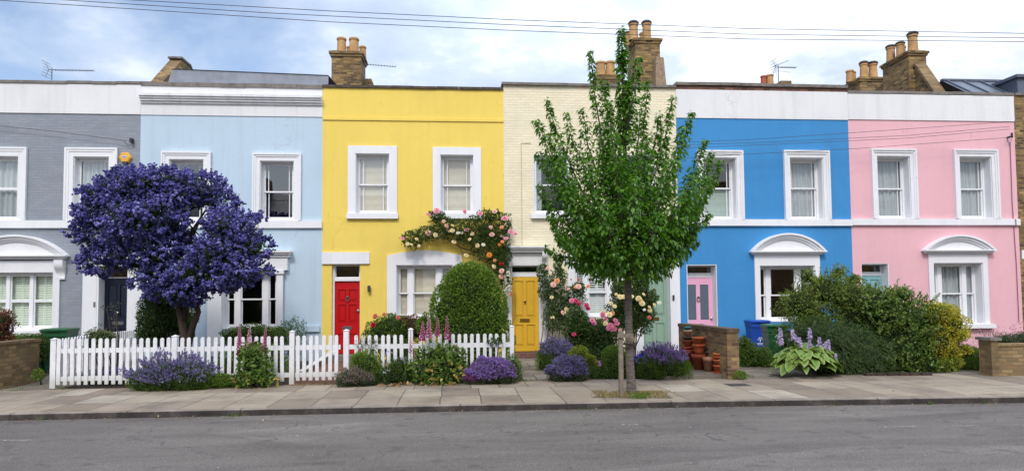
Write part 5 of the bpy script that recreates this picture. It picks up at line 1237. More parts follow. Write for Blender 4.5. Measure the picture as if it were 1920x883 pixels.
P = np.concatenate(LP); sz = np.concatenate(LS)*rng.choice([.62, .85, 1., 1.15, 1.3], len(P), p=[.15, .25, .3, .2, .1])
ok = P[:, 2] > 1.78; P = P[ok]
leaves('crown', tr_, G_TREE, P, np.concatenate(LD)[ok], np.concatenate(LN)[ok], .108*sz[ok], .060*sz[ok], droop=.08)
# stake and tie
sk = thing('tree_stake', 'weathered wooden stake tied to the young street tree', 'tree stake', (*atZ(1165, 742, PZ)[:2], PZ))
STW = M_plain('grey_weathered_wood', lin('7C7264'), rough=.9, var=.3, scale=18, bmp=.3)
X, Y, _ = ORG[sk]; zt = atY(1166, 622, Y)[2]
MB().box(X-.035, X+.035, Y-.035, Y+.035, PZ-.02, zt-.0).build('post', STW, sk)
MB().box(X-.06, tb[0]-.02, Y-.062, Y-.037, zt-.10, zt-.03).build('cross_bar', STW, sk)
zt2 = zt-.22; MB().tube([(tb[0]-.03+.105*math.cos(t_), TY+.105*math.sin(t_), zt2) for t_ in np.linspace(0, 6.28, 17)], .014, 5).build('tie_strap', BLACK, sk)
# tree pit
pp = [atZ(1108, 746, PZ), atZ(1150, 733.5, PZ), atZ(1238, 732.5, PZ), atZ(1262, 747, PZ)]
m, t = new_mat('tree_pit_earth'); p = pos(t)
a = N(t, 'ShaderNodeTexNoise', Vector=p, Scale=22., Detail=6., Roughness=.75).outputs[0]
c = RAMP(t, a, [(.3, (.05, .035, .02)), (.5, (.15, .11, .06)), (.65, (.28, .21, .11))])
finish(t, N(t, 'ShaderNodeBsdfPrincipled', Base_Color=c, Roughness=.95, Normal=bump(t, a, 1., .03)).outputs[0])
tag(MB().add([(q[0], q[1], PZ+.005) for q in pp], [(0, 3, 2, 1)]).build('tree_pit_earth', m), kind='structure')
def tufts(name, label, pts, h, n, mat, mat_spread=.05):
    P = np.repeat(np.array(pts), n, 0)+rng.normal(size=(len(pts)*n, 3))*np.array([mat_spread, mat_spread, 0]); P[:, 2] = np.array(pts)[0][2]-.005
    D = rdir(len(P))*.55+np.array([0, 0, .8]); o = leaves(name, None, mat, P, D, rdir(len(P)), h*rng.uniform(.4, 1.1, len(P)), .010, full=False, org=pts[0])
    tag(o, label, 'grass', kind='stuff'); return o
q = [atZ(x, y, PZ) for x, y in zip(rng.uniform(1122, 1250, 46), rng.uniform(735, 746, 46))]
tufts('dry_grass', 'dry straw coloured grass round the foot of the street tree', q, .07, 40, M_leaf('straw', (.14, .11, .04), (.28, .22, .09), (.42, .36, .16), trans=.15), .06)
q = [atZ(x, y, PZ) for x, y in zip(rng.normal(1198, 9, 10), rng.uniform(740, 748, 10))]
tufts('green_grass', 'fresh green grass tuft at the right foot of the tree', q, .09, 40, G_MID, .04)

# ------------------------------------------------------------------ purple flowering tree (blue blossom)
CY = 15.2; cb0 = atY(345, 640, CY)
ct = thing('flowering_tree', 'large rounded tree covered in deep violet blue blossom behind the picket fence', 'tree', (cb0[0], CY, PZ))
ce = [(225, 360, 62, 38, .0, .8), (300, 345, 70, 40, -.2, .95), (370, 350, 62, 32, .1, .8), (420, 372, 38, 26, .2, .5), (190, 395, 55, 42, .2, .8), (265, 410, 75, 50, -.5, .8), (170, 440, 42, 38, .3, .6), (180, 490, 42, 38, .3, .55), (248, 478, 38, 34, .0, .5),
      (300, 470, 55, 50, -.2, .7), (330, 455, 34, 32, .2, .5), (445, 425, 55, 40, -.3, .65), (470, 465, 48, 38, -.2, .6), (415, 480, 60, 42, -.4, .7), (375, 515, 55, 36, -.5, .6), (420, 530, 48, 28, -.4, .5), (290, 525, 50, 30, -.2, .5), (350, 550, 26, 22, -.5, .35), (215, 325, 26, 18, 0, .3), (255, 318, 20, 14, 0, .3), (460, 510, 42, 34, -.3, .5), (345, 560, 46, 22, -.3, .4), (300, 555, 36, 18, -.2, .4), (235, 440, 48, 30, -.3, .6), (295, 400, 42, 32, -.6, .6), (325, 365, 26, 16, -.6, .4)]
ce = [ELL(325+(cx_-325)*.94+(6 if cx_ < 325 else 0), 440+(cy_-440)*.94, rx_*.84, ry_*.70, CY+dy_, yd_) for cx_, cy_, rx_, ry_, dy_, yd_ in ce]
P, nr = shell_pts(ce, 7600, .34, .20, .35)
ax = unit(nr+rdir(len(P))*.55+np.array([0, 0, .35])); k = 5
u = rng.random((len(P), k, 1)); lng = rng.uniform(.07, .12, (len(P), 1, 1))
side = rdir(len(P)*k).reshape(len(P), k, 3)
PP = P[:, None]+ax[:, None]*u*lng+side*.026*(1.15-u); rr = np.clip(.35+.35*u[:, :, 0]+rng.normal(0, .20, (len(P), 1))+rng.normal(0, .10, (len(P), k)), 0, 1)
PP = PP.reshape(-1, 3); sd_ = side.reshape(-1, 3)
t5 = (1+5**.5)/2; ico = unit(np.array([(-1, t5, 0), (1, t5, 0), (-1, -t5, 0), (1, -t5, 0), (0, -1, t5), (0, 1, t5), (0, -1, -t5), (0, 1, -t5), (t5, 0, -1), (t5, 0, 1), (-t5, 0, -1), (-t5, 0, 1)], float))
icf = np.array([(0, 11, 5), (0, 5, 1), (0, 1, 7), (0, 7, 10), (0, 10, 11), (1, 5, 9), (5, 11, 4), (11, 10, 2), (10, 7, 6), (7, 1, 8), (3, 9, 4), (3, 4, 2), (3, 2, 6), (3, 6, 8), (3, 8, 9), (4, 9, 5), (2, 4, 11), (6, 2, 10), (8, 6, 7), (9, 8, 1)])
nb = len(PP)//5*5; PB = (P[:, None]+ax[:, None]*np.linspace(0, 1, 5)[None, :, None]*lng*1.1+rdir(len(P)*5).reshape(-1, 5, 3)*.020).reshape(-1, 3)
rb = (.037-.016*np.tile(np.linspace(0, 1, 5), len(P)))*rng.uniform(.8, 1.2, len(PB))
VB = (PB-ORG[ct])[:, None]+ico[None]*rb[:, None, None]*rng.uniform(.75, 1.2, (len(PB), 12, 1))
rbv = np.clip(np.repeat(np.repeat(rng.normal(.42, .22, len(P)), 5)+rng.normal(0, .1, len(PB)), 12)+rng.normal(0, .12, len(PB)*12), 0, 1)
link_mesh('blossom', np_mesh('blossom', VB.reshape(-1, 3), ((np.arange(len(PB))*12)[:, None, None]+icf[None]).ravel(), np.full(len(PB)*20, 3), rbv, smooth=False), F_CEA, ct)
leaves('blossom_fringe', ct, F_CEA, PP, sd_*.5+rdir(len(PP)), sd_+rdir(len(PP))*.4, .034, .030, rnd=rr.ravel(), full=False)
P, nr = shell_pts(ce, 34000, .24, .40, .5)
core('dark_foliage_core', ct, [ce[i] for i in (0, 1, 5, 11, 12, 13, 14, 21)], INNER, .60)
leaves('foliage', ct, M_leaf('blossom_tree_leaf', (.015, .035, .008), (.035, .072, .016), (.08, .14, .03)), P, nr+rdir(len(P)), nr+rdir(len(P)), .05, .026, full=False)
mb = MB()
bs = [(348, 645, .0), (342, 610, 0), (334, 570, -.05), (318, 520, -.1), (290, 450, -.1), (255, 390, 0)]
mb.tube([atY(x, y, CY+d_) if i else np.array([atY(x, y, CY)[0], CY, PZ-.05]) for i, (x, y, d_) in enumerate([(348, 690, 0)]+bs)], [.10, .085, .08, .07, .06, .04, .02], 10)
mb.tube([atY(x, y, CY+d_) for x, y, d_ in [(352, 650, 0), (362, 610, -.05), (372, 585, -.1), (366, 560, -.1), (352, 530, -.1), (350, 470, 0), (362, 430, 0), (385, 395, .1), (425, 375, .15)]], [.075, .07, .06, .055, .05, .04, .03, .02, .01], 9)
mb.tube([atY(x, y, CY+d_) for x, y, d_ in [(345, 600, 0), (350, 560, 0), (385, 520, -.2), (430, 480, -.3), (460, 450, -.3)]], [.07, .06, .05, .035, .012], 8)
mb.tube([atY(x, y, CY+d_) for x, y, d_ in [(325, 540, 0), (260, 500, .1), (210, 480, .1), (170, 450, .2)]], [.05, .04, .03, .012], 7)
mb.tube([atY(x, y, CY+d_) for x, y, d_ in [(350, 470, 0), (330, 430, 0), (335, 380, 0), (320, 345, 0)]], [.04, .035, .025, .012], 7)
for i in range(46):
    e_ = ce[rng.integers(len(ce))]; tgt = np.array(e_[:3])+rdir(1)[0]*np.array(e_[3:])*.7; s0 = atY(*[(318, 520), (350, 470), (385, 520), (260, 500), (335, 400)][rng.integers(5)], CY)
    mb.tube([s0, (s0+tgt)/2+rng.normal(size=3)*.1, tgt], [.022, .014, .005], 5)
mb.build('trunk', M_plain('dark_bark', lin('40352B'), rough=.9, var=.35, scale=14, bmp=.4), ct, smooth=True)

# ------------------------------------------------------------------ shrubs
def E1(lst, Y, d=.35): return [ELL(a_, b_, c_, d__, Y+(q_[0] if q_ else 0), (q_[1] if len(q_) > 1 else d)) for a_, b_, c_, d__, *q_ in lst]
# clipped green bush
shrub('big rounded clipped green bush behind the right picket fence', 880, E1([(880, 640, 80, 80, 0, .75), (882, 546, 56, 54, 0, .6), (850, 582, 43, 52, 0, .6), (912, 582, 41, 54, 0, .6), (866, 524, 28, 26, 0, .4), (900, 526, 26, 24, 0, .4)], 14.6), 42000, .050, .032, G_BRIGHT, amp=.11, deep=.20, full=False, up=.3)
# climbing rose over the yellow window
r1 = shrub('climbing rose arching over the yellow ground floor window, blush and cream blooms', 945, E1([(772, 450, 20, 14), (800, 440, 22, 13), (830, 425, 24, 20), (860, 432, 26, 20), (885, 440, 22, 24), (905, 425, 26, 24), (935, 430, 26, 28), (915, 460, 28, 26), (945, 470, 14, 30), (930, 495, 18, 24), (948, 520, 10, 26), (820, 405, 14, 8), (925, 405, 24, 10)], F-.30, .20), 15000, .062, .040, G_ROSE, name='climbing_rose', cat='climbing rose', amp=.32, deep=.5, coremat=False, nstem=0, base=(atY(949, 600, F-.25)[0], F-.25, PZ))
Z2 = dict(origin=(740, 370), z=620/260)
blooms(r1, [(150, 75, 'lpink', 6), (188, 60, 'lpink', 7), (313, 63, 'lpink', 6), (382, 72, 'lpink', 6), (447, 62, 'blush', 5), (492, 93, 'lpink', 7), (232, 127, 'blush'), (258, 147, 'cream'), (243, 146, 'blush', 5), (98, 185, 'cream', 4), (183, 168, 'cream', 5), (150, 160, 'blush', 6), (35, 183, 'lpink', 5), (75, 210, 'cream', 4), (57, 208, 'cream', 4), (108, 217, 'cream', 3.5), (265, 199, 'cream', 5), (283, 158, 'white', 4.5), (299, 158, 'white', 4), (322, 145, 'lpink', 6), (346, 163, 'cream', 4), (335, 187, 'cream', 4), (430, 133, 'blush', 5), (435, 165, 'blush', 5.5), (478, 133, 'peach', 5), (370, 215, 'cream', 5), (397, 211, 'white', 4), (469, 212, 'orange', 4), (320, 259, 'cream', 5), (423, 258, 'orange', 5.5), (445, 309, 'cream', 5), (477, 297, 'red', 5), (478, 328, 'blush', 6), (478, 353, 'blush', 6), (480, 173, 'blush', 5), (497, 183, 'lpink', 5), (520, 152, 'lpink', 6), (540, 163, 'lpink', 5), (482, 198, 'peach', 4), (163, 162, 'blush', 4), (219, 107, 'blush', 4), (447, 282, 'peach', 4), (521, 432, 'salmon', 3.5), (259, 125, 'cream', 3.5)], F-.50, **Z2)
e_ = E1([(952, 535, 8, 28)], F-.45, .12); scatter_flowers(r1, 'white_blossom', F_WHT, e_, 160, .035)
mb = MB(); mb.tube([atY(x, y, F-.2) for x, y in [(946, 650), (948, 560), (935, 500), (905, 470), (870, 478)]], [.03, .028, .022, .016, .01], 6).tube([atY(x, y, F-.2) for x, y in [(905, 476), (865, 465), (845, 452), (820, 440), (790, 445)]], [.018, .016, .013, .010, .006], 6).tube([atY(x, y, F-.2) for x, y in [(870, 478), (862, 465), (855, 440)]], [.012, .01, .006], 5); mb.build('canes', WOOD, r1)
# climbing rose right of the yellow door
r2 = shrub('climbing rose on the cream wall between yellow door and shuttered window', 1045, E1([(1018, 515, 10, 16), (1028, 545, 18, 22), (1042, 575, 22, 26), (1040, 600, 20, 24), (1048, 520, 14, 22), (1070, 555, 24, 18), (1085, 540, 12, 12), (1020, 505, 8, 8), (1062, 585, 22, 24), (1046, 500, 6, 10)], F-.45, .25), 9000, .060, .040, G_ROSE, name='climbing_rose', cat='climbing rose', amp=.32, deep=.5, coremat=False, nstem=0)
Z3 = dict(origin=(930, 440), z=589/200)
blooms(r2, [(317, 275, 'blush', 6.5), (337, 255, 'peach', 5.5), (307, 345, 'cream', 4.5), (312, 456, 'cream', 5), (374, 430, 'blush', 6), (390, 413, 'cream', 5), (417, 436, 'cream', 5), (455, 285, 'blush', 6), (440, 290, 'peach', 4), (508, 285, 'peach', 4.5), (455, 250, 'salmon', 3), (415, 247, 'salmon', 2.5), (287, 185, 'blush', 4.5), (398, 300, 'blush', 4)], F-.72, **Z3)
mb = MB()
for x0_, x1_ in ((1012, 1020), (1022, 1030), (1034, 1036), (1046, 1048), (1058, 1060), (1064, 1072)): mb.tube([atY(x0_, 660, F-.6), atY((x0_+x1_)/2+2, 620, F-.5), atY(x1_, 575, F-.4)], [.014, .012, .008], 5)
mb.build('canes', WOOD, r2)
# pink rose bushes in the cream garden
r3 = shrub('rose bush with crimson and bright pink blooms under the shuttered window', 1085, E1([(1080, 600, 20, 22), (1098, 622, 24, 26), (1075, 620, 18, 22), (1112, 642, 28, 30), (1137, 636, 20, 24), (1122, 618, 20, 18), (1100, 655, 34, 22)], 15.8, .4), 13000, .060, .040, G_ROSE, name='rose_bush', cat='rose bush', amp=.22, deep=.35, ck=.6)
blooms(r3, [(419, 365, 'pink', 6), (445, 367, 'hot', 6), (458, 380, 'hot', 6), (500, 390, 'hot', 5.5), (508, 407, 'hot', 5), (430, 550, 'hot', 5), (432, 360, 'hot', 5)], 15.3, **Z3)
Z8 = dict(origin=(1000, 560), z=1598/380)
blooms(r3, [(465, 172, 'pink', 7), (478, 190, 'pink', 6), (548, 128, 'pink', 6), (560, 138, 'pink', 5), (573, 165, 'pink', 5), (568, 195, 'cream', 5), (605, 215, 'pink', 7), (590, 235, 'pink', 5), (630, 210, 'pink', 6), (618, 238, 'pink', 5.5), (640, 238, 'pink', 5.5), (648, 170, 'pink', 5.5), (660, 195, 'pink', 6), (685, 247, 'blush', 4.5), (510, 500, 'lilac', 4.5), (495, 525, 'lilac', 4.5), (520, 520, 'lilac', 4), (497, 497, 'lilac', 4)], 15.1, **Z8)
r4 = shrub('rose bush with large cream and yellow blooms in front of the sage door', 1180, E1([(1160, 545, 14, 22), (1190, 560, 26, 26), (1165, 585, 26, 28), (1205, 585, 24, 26), (1185, 605, 36, 22), (1200, 530, 14, 22), (1215, 560, 16, 14), (1150, 610, 18, 20)], 16.4, .4), 14000, .058, .038, G_ROSE, name='rose_bush', cat='rose bush', amp=.26, deep=.4, ck=.55)
Z4 = dict(origin=(1080, 440), z=571/220)
blooms(r4, [(215, 302, 'cream', 6), (233, 302, 'cream', 5), (188, 348, 'cream', 5), (170, 333, 'cream', 5), (313, 318, 'cream', 8), (322, 333, 'cream', 7), (305, 312, 'cream', 6), (358, 352, 'cream', 4.5), (360, 368, 'cream', 5.5), (332, 365, 'white', 3.5), (405, 332, 'white', 4), (382, 340, 'cream', 3.5), (358, 403, 'salmon', 4.5), (162, 388, 'cream', 7), (178, 382, 'peach', 5), (142, 432, 'cream', 5), (270, 300, 'cream', 5), (195, 290, 'cream', 3.5), (330, 290, 'cream', 4), (140, 378, 'cream', 3), (118, 372, 'cream', 3)], 15.9, **Z4)
# lavenders, spires and mounds
SL = 'lavender clumps along the street front'
mound('bushy lavender clump left of the cream garden path, behind the others', 1040, 692, 632, 36, 15.3, 800, F_LAV, G_BRIGHT, head=.06, hw=.022, green=9000, fsel=lambda d: d[:, 2] > .35, stalk=.16)
mound('low purple lavender mound at the right foot of the cream garden path', 1065, 716, 668, 41, 13.25, 1700, F_LAV, G_GREY, head=.05, hw=.021, stalk=.09, green=6000)
mound('large lavender with violet flowers leaning right beside the terracotta pots', 1244, 714, 650, 50, 13.35, 1100, F_PURP, G_MID, head=.06, hw=.020, stalk=.20, green=16000, gl=.07, fsel=lambda d: (d[:, 2] > .30) & (d[:, 0] > -.75), lean=(.25, 0))
mound('low purple lavender mound just right of the tree trunk', 1205, 690, 655, 20, 13.9, 250, F_PURP, G_MID, head=.05, hw=.018, stalk=.08, green=3000)
mound('upright deep blue flower spires in front of the sage door', 1214, 655, 624, 27, 14.6, 1000, F_BLUE, G_MID, name='blue_flower_clump', cat='flowers', group=None, head=.16, hw=.024, fl_n=8, stalk=.22, green=3000, spread=.15)
mound('wide lavender bush spilling in front of the left picket fence', 325, 735, 672, 74, 13.0, 1500, F_LAV, G_MID, head=.06, hw=.021, stalk=.26, green=16000, gl=.06, depth=.36)
mound('bright purple flower mound at the right end of the picket fence', 922, 720, 672, 52, 13.05, 2300, F_PURP, G_GREY, name='purple_flower_mound', cat='flowers', group=None, head=.06, hw=.024, stalk=.10, green=7000, depth=.34)
o = mound('magenta edged flower clump at the left side of the bright purple mound', 890, 712, 683, 17, 12.95, 500, F_MAG, G_GREY, name='magenta_flower_clump', cat='flowers', group=None, head=.05, hw=.024, stalk=.07, green=1500)
mound('dry brown headed lavender clump below the gate post', 668, 724, 690, 36, 13.05, 1300, M_flower('dry_lavender', lin('6E5F58'), lin('8F8078'), lin('B0A298')), G_GREY, head=.04, hw=.012, stalk=.12, green=9000)
mound('low grassy lavender tuft between hedge and right brick pier', 1820, 702, 655, 27, 13.9, 120, F_LAV, G_MID, head=.04, hw=.012, stalk=.08, green=8000, gl=.09)
shrub('low green herb clump at the right fence end', 962, E1([(962, 695, 16, 26, 0, .22)], 13.25), 3500, .03, .014, G_MID, full=False)
shrub('neat round green hebe ball left of the tree stake', 1155, E1([(1158, 682, 30, 34, 0, .36), (1150, 670, 22, 22, .2, .3)], 13.7), 16000, .026, .013, G_BRIGHT, amp=.05, deep=.12, full=False)
sp_ = shrub('lime yellow spurge clump between the lavenders', 1085, E1([(1085, 667, 19, 17, 0, .25), (1105, 678, 14, 12, 0, .2), (1110, 692, 14, 12, 0, .2)], 14.0), 6500, .030, .018, G_LIME, name='spurge', cat='plant', amp=.2, full=False)
shrub('low mixed green ground plants with small white flowers behind the tree trunk', 1120, E1([(1118, 700, 20, 12, 0, .25), (1140, 706, 30, 8, -.2, .2), (1190, 700, 24, 14, .1, .25)], 13.75), 4500, .035, .02, G_MID, name='ground_plant', cat='plant', full=False)
vp = shrub('dark leaved pot plant with small violet flowers behind the tree trunk', 1203, E1([(1203, 690, 14, 18, 0, .2)], 13.55), 2000, .03, .02, G_DARK, name='violet', cat='plant', full=False)
scatter_flowers(vp, 'flowers', F_PURP, E1([(1204, 678, 10, 7, -.12, .15)], 13.5), 22, .035)
# front of the fence
shrub('yellow green low herb clump between lavender and foxgloves', 420, E1([(418, 715, 26, 13, 0, .2)], 13.1), 3500, .03, .018, G_BRIGHT, name='herb_clump', cat='plant', full=False)
fa = shrub('left foxglove clump in front of the picket fence, magenta spikes', 475, E1([(475, 690, 30, 34, 0, .25), (475, 665, 24, 20, .05, .2), (478, 712, 36, 14, 0, .25)], 13.08), 1500, .105, .055, G_MID, name='foxglove', cat='foxgloves', group='foxglove clumps', amp=.2, coremat=True, ck=.55, droop=.15)
P, nr = shell_pts(E1([(480, 715, 38, 10, -.05, .25)], 13.0), 45, .1, .1); leaves('faded_leaves', fa, M_leaf('yellowing_leaf', (.25, .24, .04), (.42, .34, .08), (.50, .28, .10)), P, nr+rdir(len(P))*.5, rdir(len(P))+np.array([0, -1, .5]), .10, .055)
fb = shrub('right foxglove clump in front of the picket fence, four tall pink spikes', 815, E1([(800, 695, 32, 28, 0, .25), (835, 690, 32, 32, 0, .25), (820, 665, 34, 18, .05, .2), (855, 680, 18, 28, 0, .2), (815, 712, 42, 12, 0, .25)], 13.08), 2300, .10, .052, G_MID, name='foxglove', cat='foxgloves', group='foxglove clumps', amp=.2, ck=.55, droop=.15)
P, nr = shell_pts(E1([(835, 700, 32, 18, -.12, .22)], 13.0), 45, .1, .1); leaves('faded_leaves', fb, M_leaf('yellowing_leaf_b', (.25, .24, .04), (.42, .34, .08), (.50, .28, .10)), P, nr+rdir(len(P))*.5, rdir(len(P))+np.array([0, -1, .5]), .10, .055)
def fox_mesh(h, r_, mat, seed, lean=0.):
    g_ = np.random.default_rng(seed); V = []; Fc = []; at_ = []; n = int(h/.011)
    for k in range(n):
        u = k/n; z = h*u; rr = r_*(1-u)**.75+.006; L = .045*(1-u*.75)*r_/.045; a0 = k*2.4+g_.uniform(-.3, .3)
        dx_, dy_ = math.cos(a0), math.sin(a0); b = len(V); ax_ = np.array([dx_, dy_, -.55-.4*u*0]); ax_ /= np.linalg.norm(ax_)
        s1 = np.cross(ax_, (0, 0, 1)); s1 /= np.linalg.norm(s1); s2 = np.cross(ax_, s1)
        o_ = np.array([0, 0, z])
        for (t_, w_) in ((0, .15), (.6, .42), (1., .62)):
            for j in range(5):
                t2 = j*2*math.pi/5; V.append(o_+ax_*(rr*.25+L*t_*.9)+(s1*math.cos(t2)+s2*math.sin(t2))*L*w_*.62); at_.append(.15+.75*u+g_.uniform(-.1, .1)+.15*t_)
        for i in range(2):
            for j in range(5): Fc.append((b+i*5+j, b+i*5+(j+1) % 5, b+i*5+5+(j+1) % 5, b+i*5+5+j))
    V = np.array(V); V[:, 0] += lean*V[:, 2]
    me = np_mesh('flower_spike', V, [i for f_ in Fc for i in f_], [4]*len(Fc), np.clip(at_, 0, 1)); me.materials.append(mat); return me
STEMG = M_plain('green_stem', (.06, .12, .03), rough=.6)
def spikes(parent, lst, Y):
    st = MB()
    for k, (x, yt_, yb_, mat, wpx) in enumerate(lst):
        p_ = atY(x, yb_, Y); h = (yb_-yt_)/scl(Y); o = bpy.data.objects.new('flower_spike', fox_mesh(h, wpx/2/scl(Y)*1.0, mat, k+int(x), rng.uniform(-.06, .06))); COL.objects.link(o)
        o.parent = parent; o.location = [float(v) for v in p_-ORG[parent]]; ORG[o] = p_
        st.tube([(p_[0]+rng.uniform(-.03, .03), Y, PZ+.05), tuple(p_), (p_[0], Y, p_[2]+h*.95)], [.008, .006, .003], 5)
    st.build('stem', STEMG, parent)
spikes(fa, [(448.5, 607, 665, F_FOX, 12), (467, 609, 655, F_FOXP, 12), (467, 655, 672, F_FOXP, 9), (478, 637, 668, F_FOX, 10), (495, 612, 664, F_FOX, 11)], 13.1)
spikes(fb, [(792, 602, 636, F_FOX, 13), (804, 588, 630, F_FOXP, 12), (820, 594, 627, F_FOX, 10), (838, 592, 634, F_FOX, 11), (770, 618, 660, F_FOXP, 8), (778, 660, 684, F_FOX, 11), (857, 644, 660, F_FOX, 11)], 13.15)
shrub('bright green leafy clump behind the dry lavender at the gate post', 690, E1([(688, 690, 30, 30, 0, .25), (700, 705, 20, 18, 0, .2), (675, 675, 16, 14, 0, .2)], 13.2), 5500, .034, .018, G_BRIGHT, name='leafy_clump', cat='plant', full=False, up=.9)
ag = shrub('strappy dark green plant with small lilac flowers before the middle of the fence', 742, E1([(740, 705, 28, 16, 0, .22), (748, 690, 18, 18, 0, .2)], 13.12), 1500, .05, .03, G_DARK, name='strappy_plant', cat='plant')
b = atY(748, 722, 13.1); nb_ = 260; th = rng.uniform(0, 6.28, nb_); D = np.stack([np.cos(th)*.5, np.sin(th)*.35, rng.uniform(.7, 1.2, nb_)], 1)
P = np.tile(np.array([b[0], 13.12, PZ]), (nb_, 1))+np.stack([rng.normal(0, .10, nb_), rng.normal(0, .05, nb_), np.zeros(nb_)], 1)
leaves('strap_leaves', ag, G_MID, P, D, rdir(nb_), rng.uniform(.3, .6, nb_), .022)
scatter_flowers(ag, 'flowers', F_PALE, E1([(730, 668, 10, 8, 0, .1), (755, 672, 8, 9, 0, .1), (726, 697, 5, 4, -.2, .1)], 13.05), 16, .03)
shrub('thin trailing climber on the pickets right of the gate', 680, E1([(678, 645, 13, 16, 0, .06), (690, 660, 20, 14, 0, .06), (700, 640, 16, 8, 0, .06)], FY-.06), 500, .035, .02, G_GREY, name='climber', cat='climber', coremat=False, amp=.4, deep=.5, full=False)
shrub('small dark ivy sprig over the pickets near the right fence end', 925, E1([(923, 640, 8, 6, 0, .05), (936, 641, 5, 5, 0, .05)], FY-.07), 110, .05, .035, G_DARK, name='ivy_sprig', cat='ivy', coremat=False, base=(atY(925, 660, FY)[0], FY-.05, PZ))
# behind the fence
s5 = shrub('flowering geranium bush beside the red door behind the fence', 725, E1([(712, 620, 24, 22, 0, .4), (735, 610, 26, 24, 0, .4), (760, 625, 20, 22, 0, .3), (700, 645, 22, 30, 0, .3), (745, 650, 40, 30, 0, .35)], 15.5), 9500, .045, .03, G_MID, amp=.25, full=False, ck=.65)
blooms(s5, [(503, 198, 'red', 5.5), (525, 112, 'salmon', 5), (516, 122, 'salmon', 4), (608, 97, 'salmon', 5), (740, 128, 'salmon', 4.5)], 15.1, origin=(600, 570), z=1920/380)
shrub('bronze red leaved bush left of the clipped bush', 772, E1([(775, 608, 22, 14, 0, .3), (758, 602, 14, 10, 0, .25), (785, 620, 20, 16, 0, .3)], 15.6), 3500, .04, .028, G_RED, amp=.25, full=False)
shrub('yellow green small bush against the left side of the clipped bush', 798, E1([(798, 612, 16, 22, 0, .3)], 15.2), 3500, .035, .022, G_BRIGHT, amp=.2, full=False)
shrub('green herbaceous clump under the pale blue house window', 470, E1([(445, 630, 30, 14, 0, .4), (480, 625, 34, 16, 0, .4), (520, 628, 26, 16, 0, .4), (480, 650, 66, 20, 0, .4)], 15.8), 11000, .04, .022, G_MID, amp=.25, full=False, up=.8)
shrub('airy grey green shrub in front of the pale blue wall', 550, E1([(535, 615, 10, 12, 0, .2), (552, 612, 8, 16, 0, .2), (568, 620, 7, 16, 0, .2), (548, 640, 26, 24, 0, .3)], 15.9), 2600, .04, .022, M_leaf('sage_leaf', (.04, .09, .04), (.08, .16, .07), (.14, .24, .12)), amp=.35, full=False, coremat=False)
shrub('very dark green bush left of the violet tree trunk', 300, E1([(300, 590, 36, 46, 0, .5), (312, 560, 30, 26, 0, .4), (290, 625, 30, 30, 0, .4), (340, 600, 24, 34, .3, .4)], 16.0), 16000, .05, .03, G_DARK, amp=.18, full=False)
shrub('leafy sprig right of the violet tree trunk', 362, E1([(362, 585, 9, 22, 0, .15)], 15.6), 500, .05, .03, G_MID, amp=.3, full=False, coremat=False)
vg = shrub('small variegated bush inside the left fence corner', 190, E1([(185, 628, 22, 9, 0, .25), (200, 634, 18, 12, 0, .25), (180, 645, 26, 18, 0, .3)], 15.0), 3200, .035, .022, M_leaf('variegated_leaf', (.06, .10, .03), (.12, .17, .06), (.40, .42, .25)), amp=.25, full=False)
shrub('thin leafy stems reaching up before the navy door', 215, E1([(205, 577, 14, 5, 0, .1), (218, 573, 8, 6, 0, .1), (214, 598, 3, 26, 0, .1), (190, 615, 12, 8, 0, .1)], 15.3), 260, .035, .022, G_GREY, name='slender_plant', cat='plant', coremat=False, full=False)
mound('purple and green border plants seen between the left pickets', 250, 718, 690, 90, 14.2, 700, F_LAV, G_MID, name='border_plants', cat='plant', group=None, head=.05, hw=.02, stalk=.15, green=9000, gl=.05)
shrub('low green border plants behind the pickets left of the gate', 500, E1([(450, 690, 50, 30, 0, .4), (510, 685, 34, 34, 0, .4), (400, 700, 40, 22, 0, .3)], 14.4), 9000, .045, .025, G_MID, name='border_plants', cat='plant', amp=.25, full=False)
shrub('green filler bush behind the pickets right of the gate', 780, E1([(760, 680, 30, 34, 0, .4), (800, 680, 30, 36, 0, .4)], 14.4), 7000, .045, .025, G_DARK, name='border_plants', cat='plant', amp=.2, full=False)
# left edge
shrub('red leaved shrub above the left garden wall', -10, E1([(-12, 610, 28, 26, 0, .4), (2, 630, 16, 18, 0, .3), (8, 600, 12, 16, 0, .25), (-15, 640, 34, 20, 0, .4)], 14.3), 6500, .045, .028, G_RED, amp=.25, full=False)
shrub('low dark green hedge below the white arched window at far left', 50, E1([(20, 642, 34, 14, 0, .5), (58, 640, 24, 14, 0, .5), (76, 650, 14, 26, 0, .3)], 16.2), 9000, .04, .012, G_MID, name='hedge', cat='hedge', amp=.15, full=False, up=.2)
shrub('small weedy tuft at the foot of the left garden wall', 72, E1([(73, 703, 8, 9, 0, .12)], 14.0), 500, .05, .02, G_BRIGHT, name='weed', cat='weed', full=False, coremat=False)
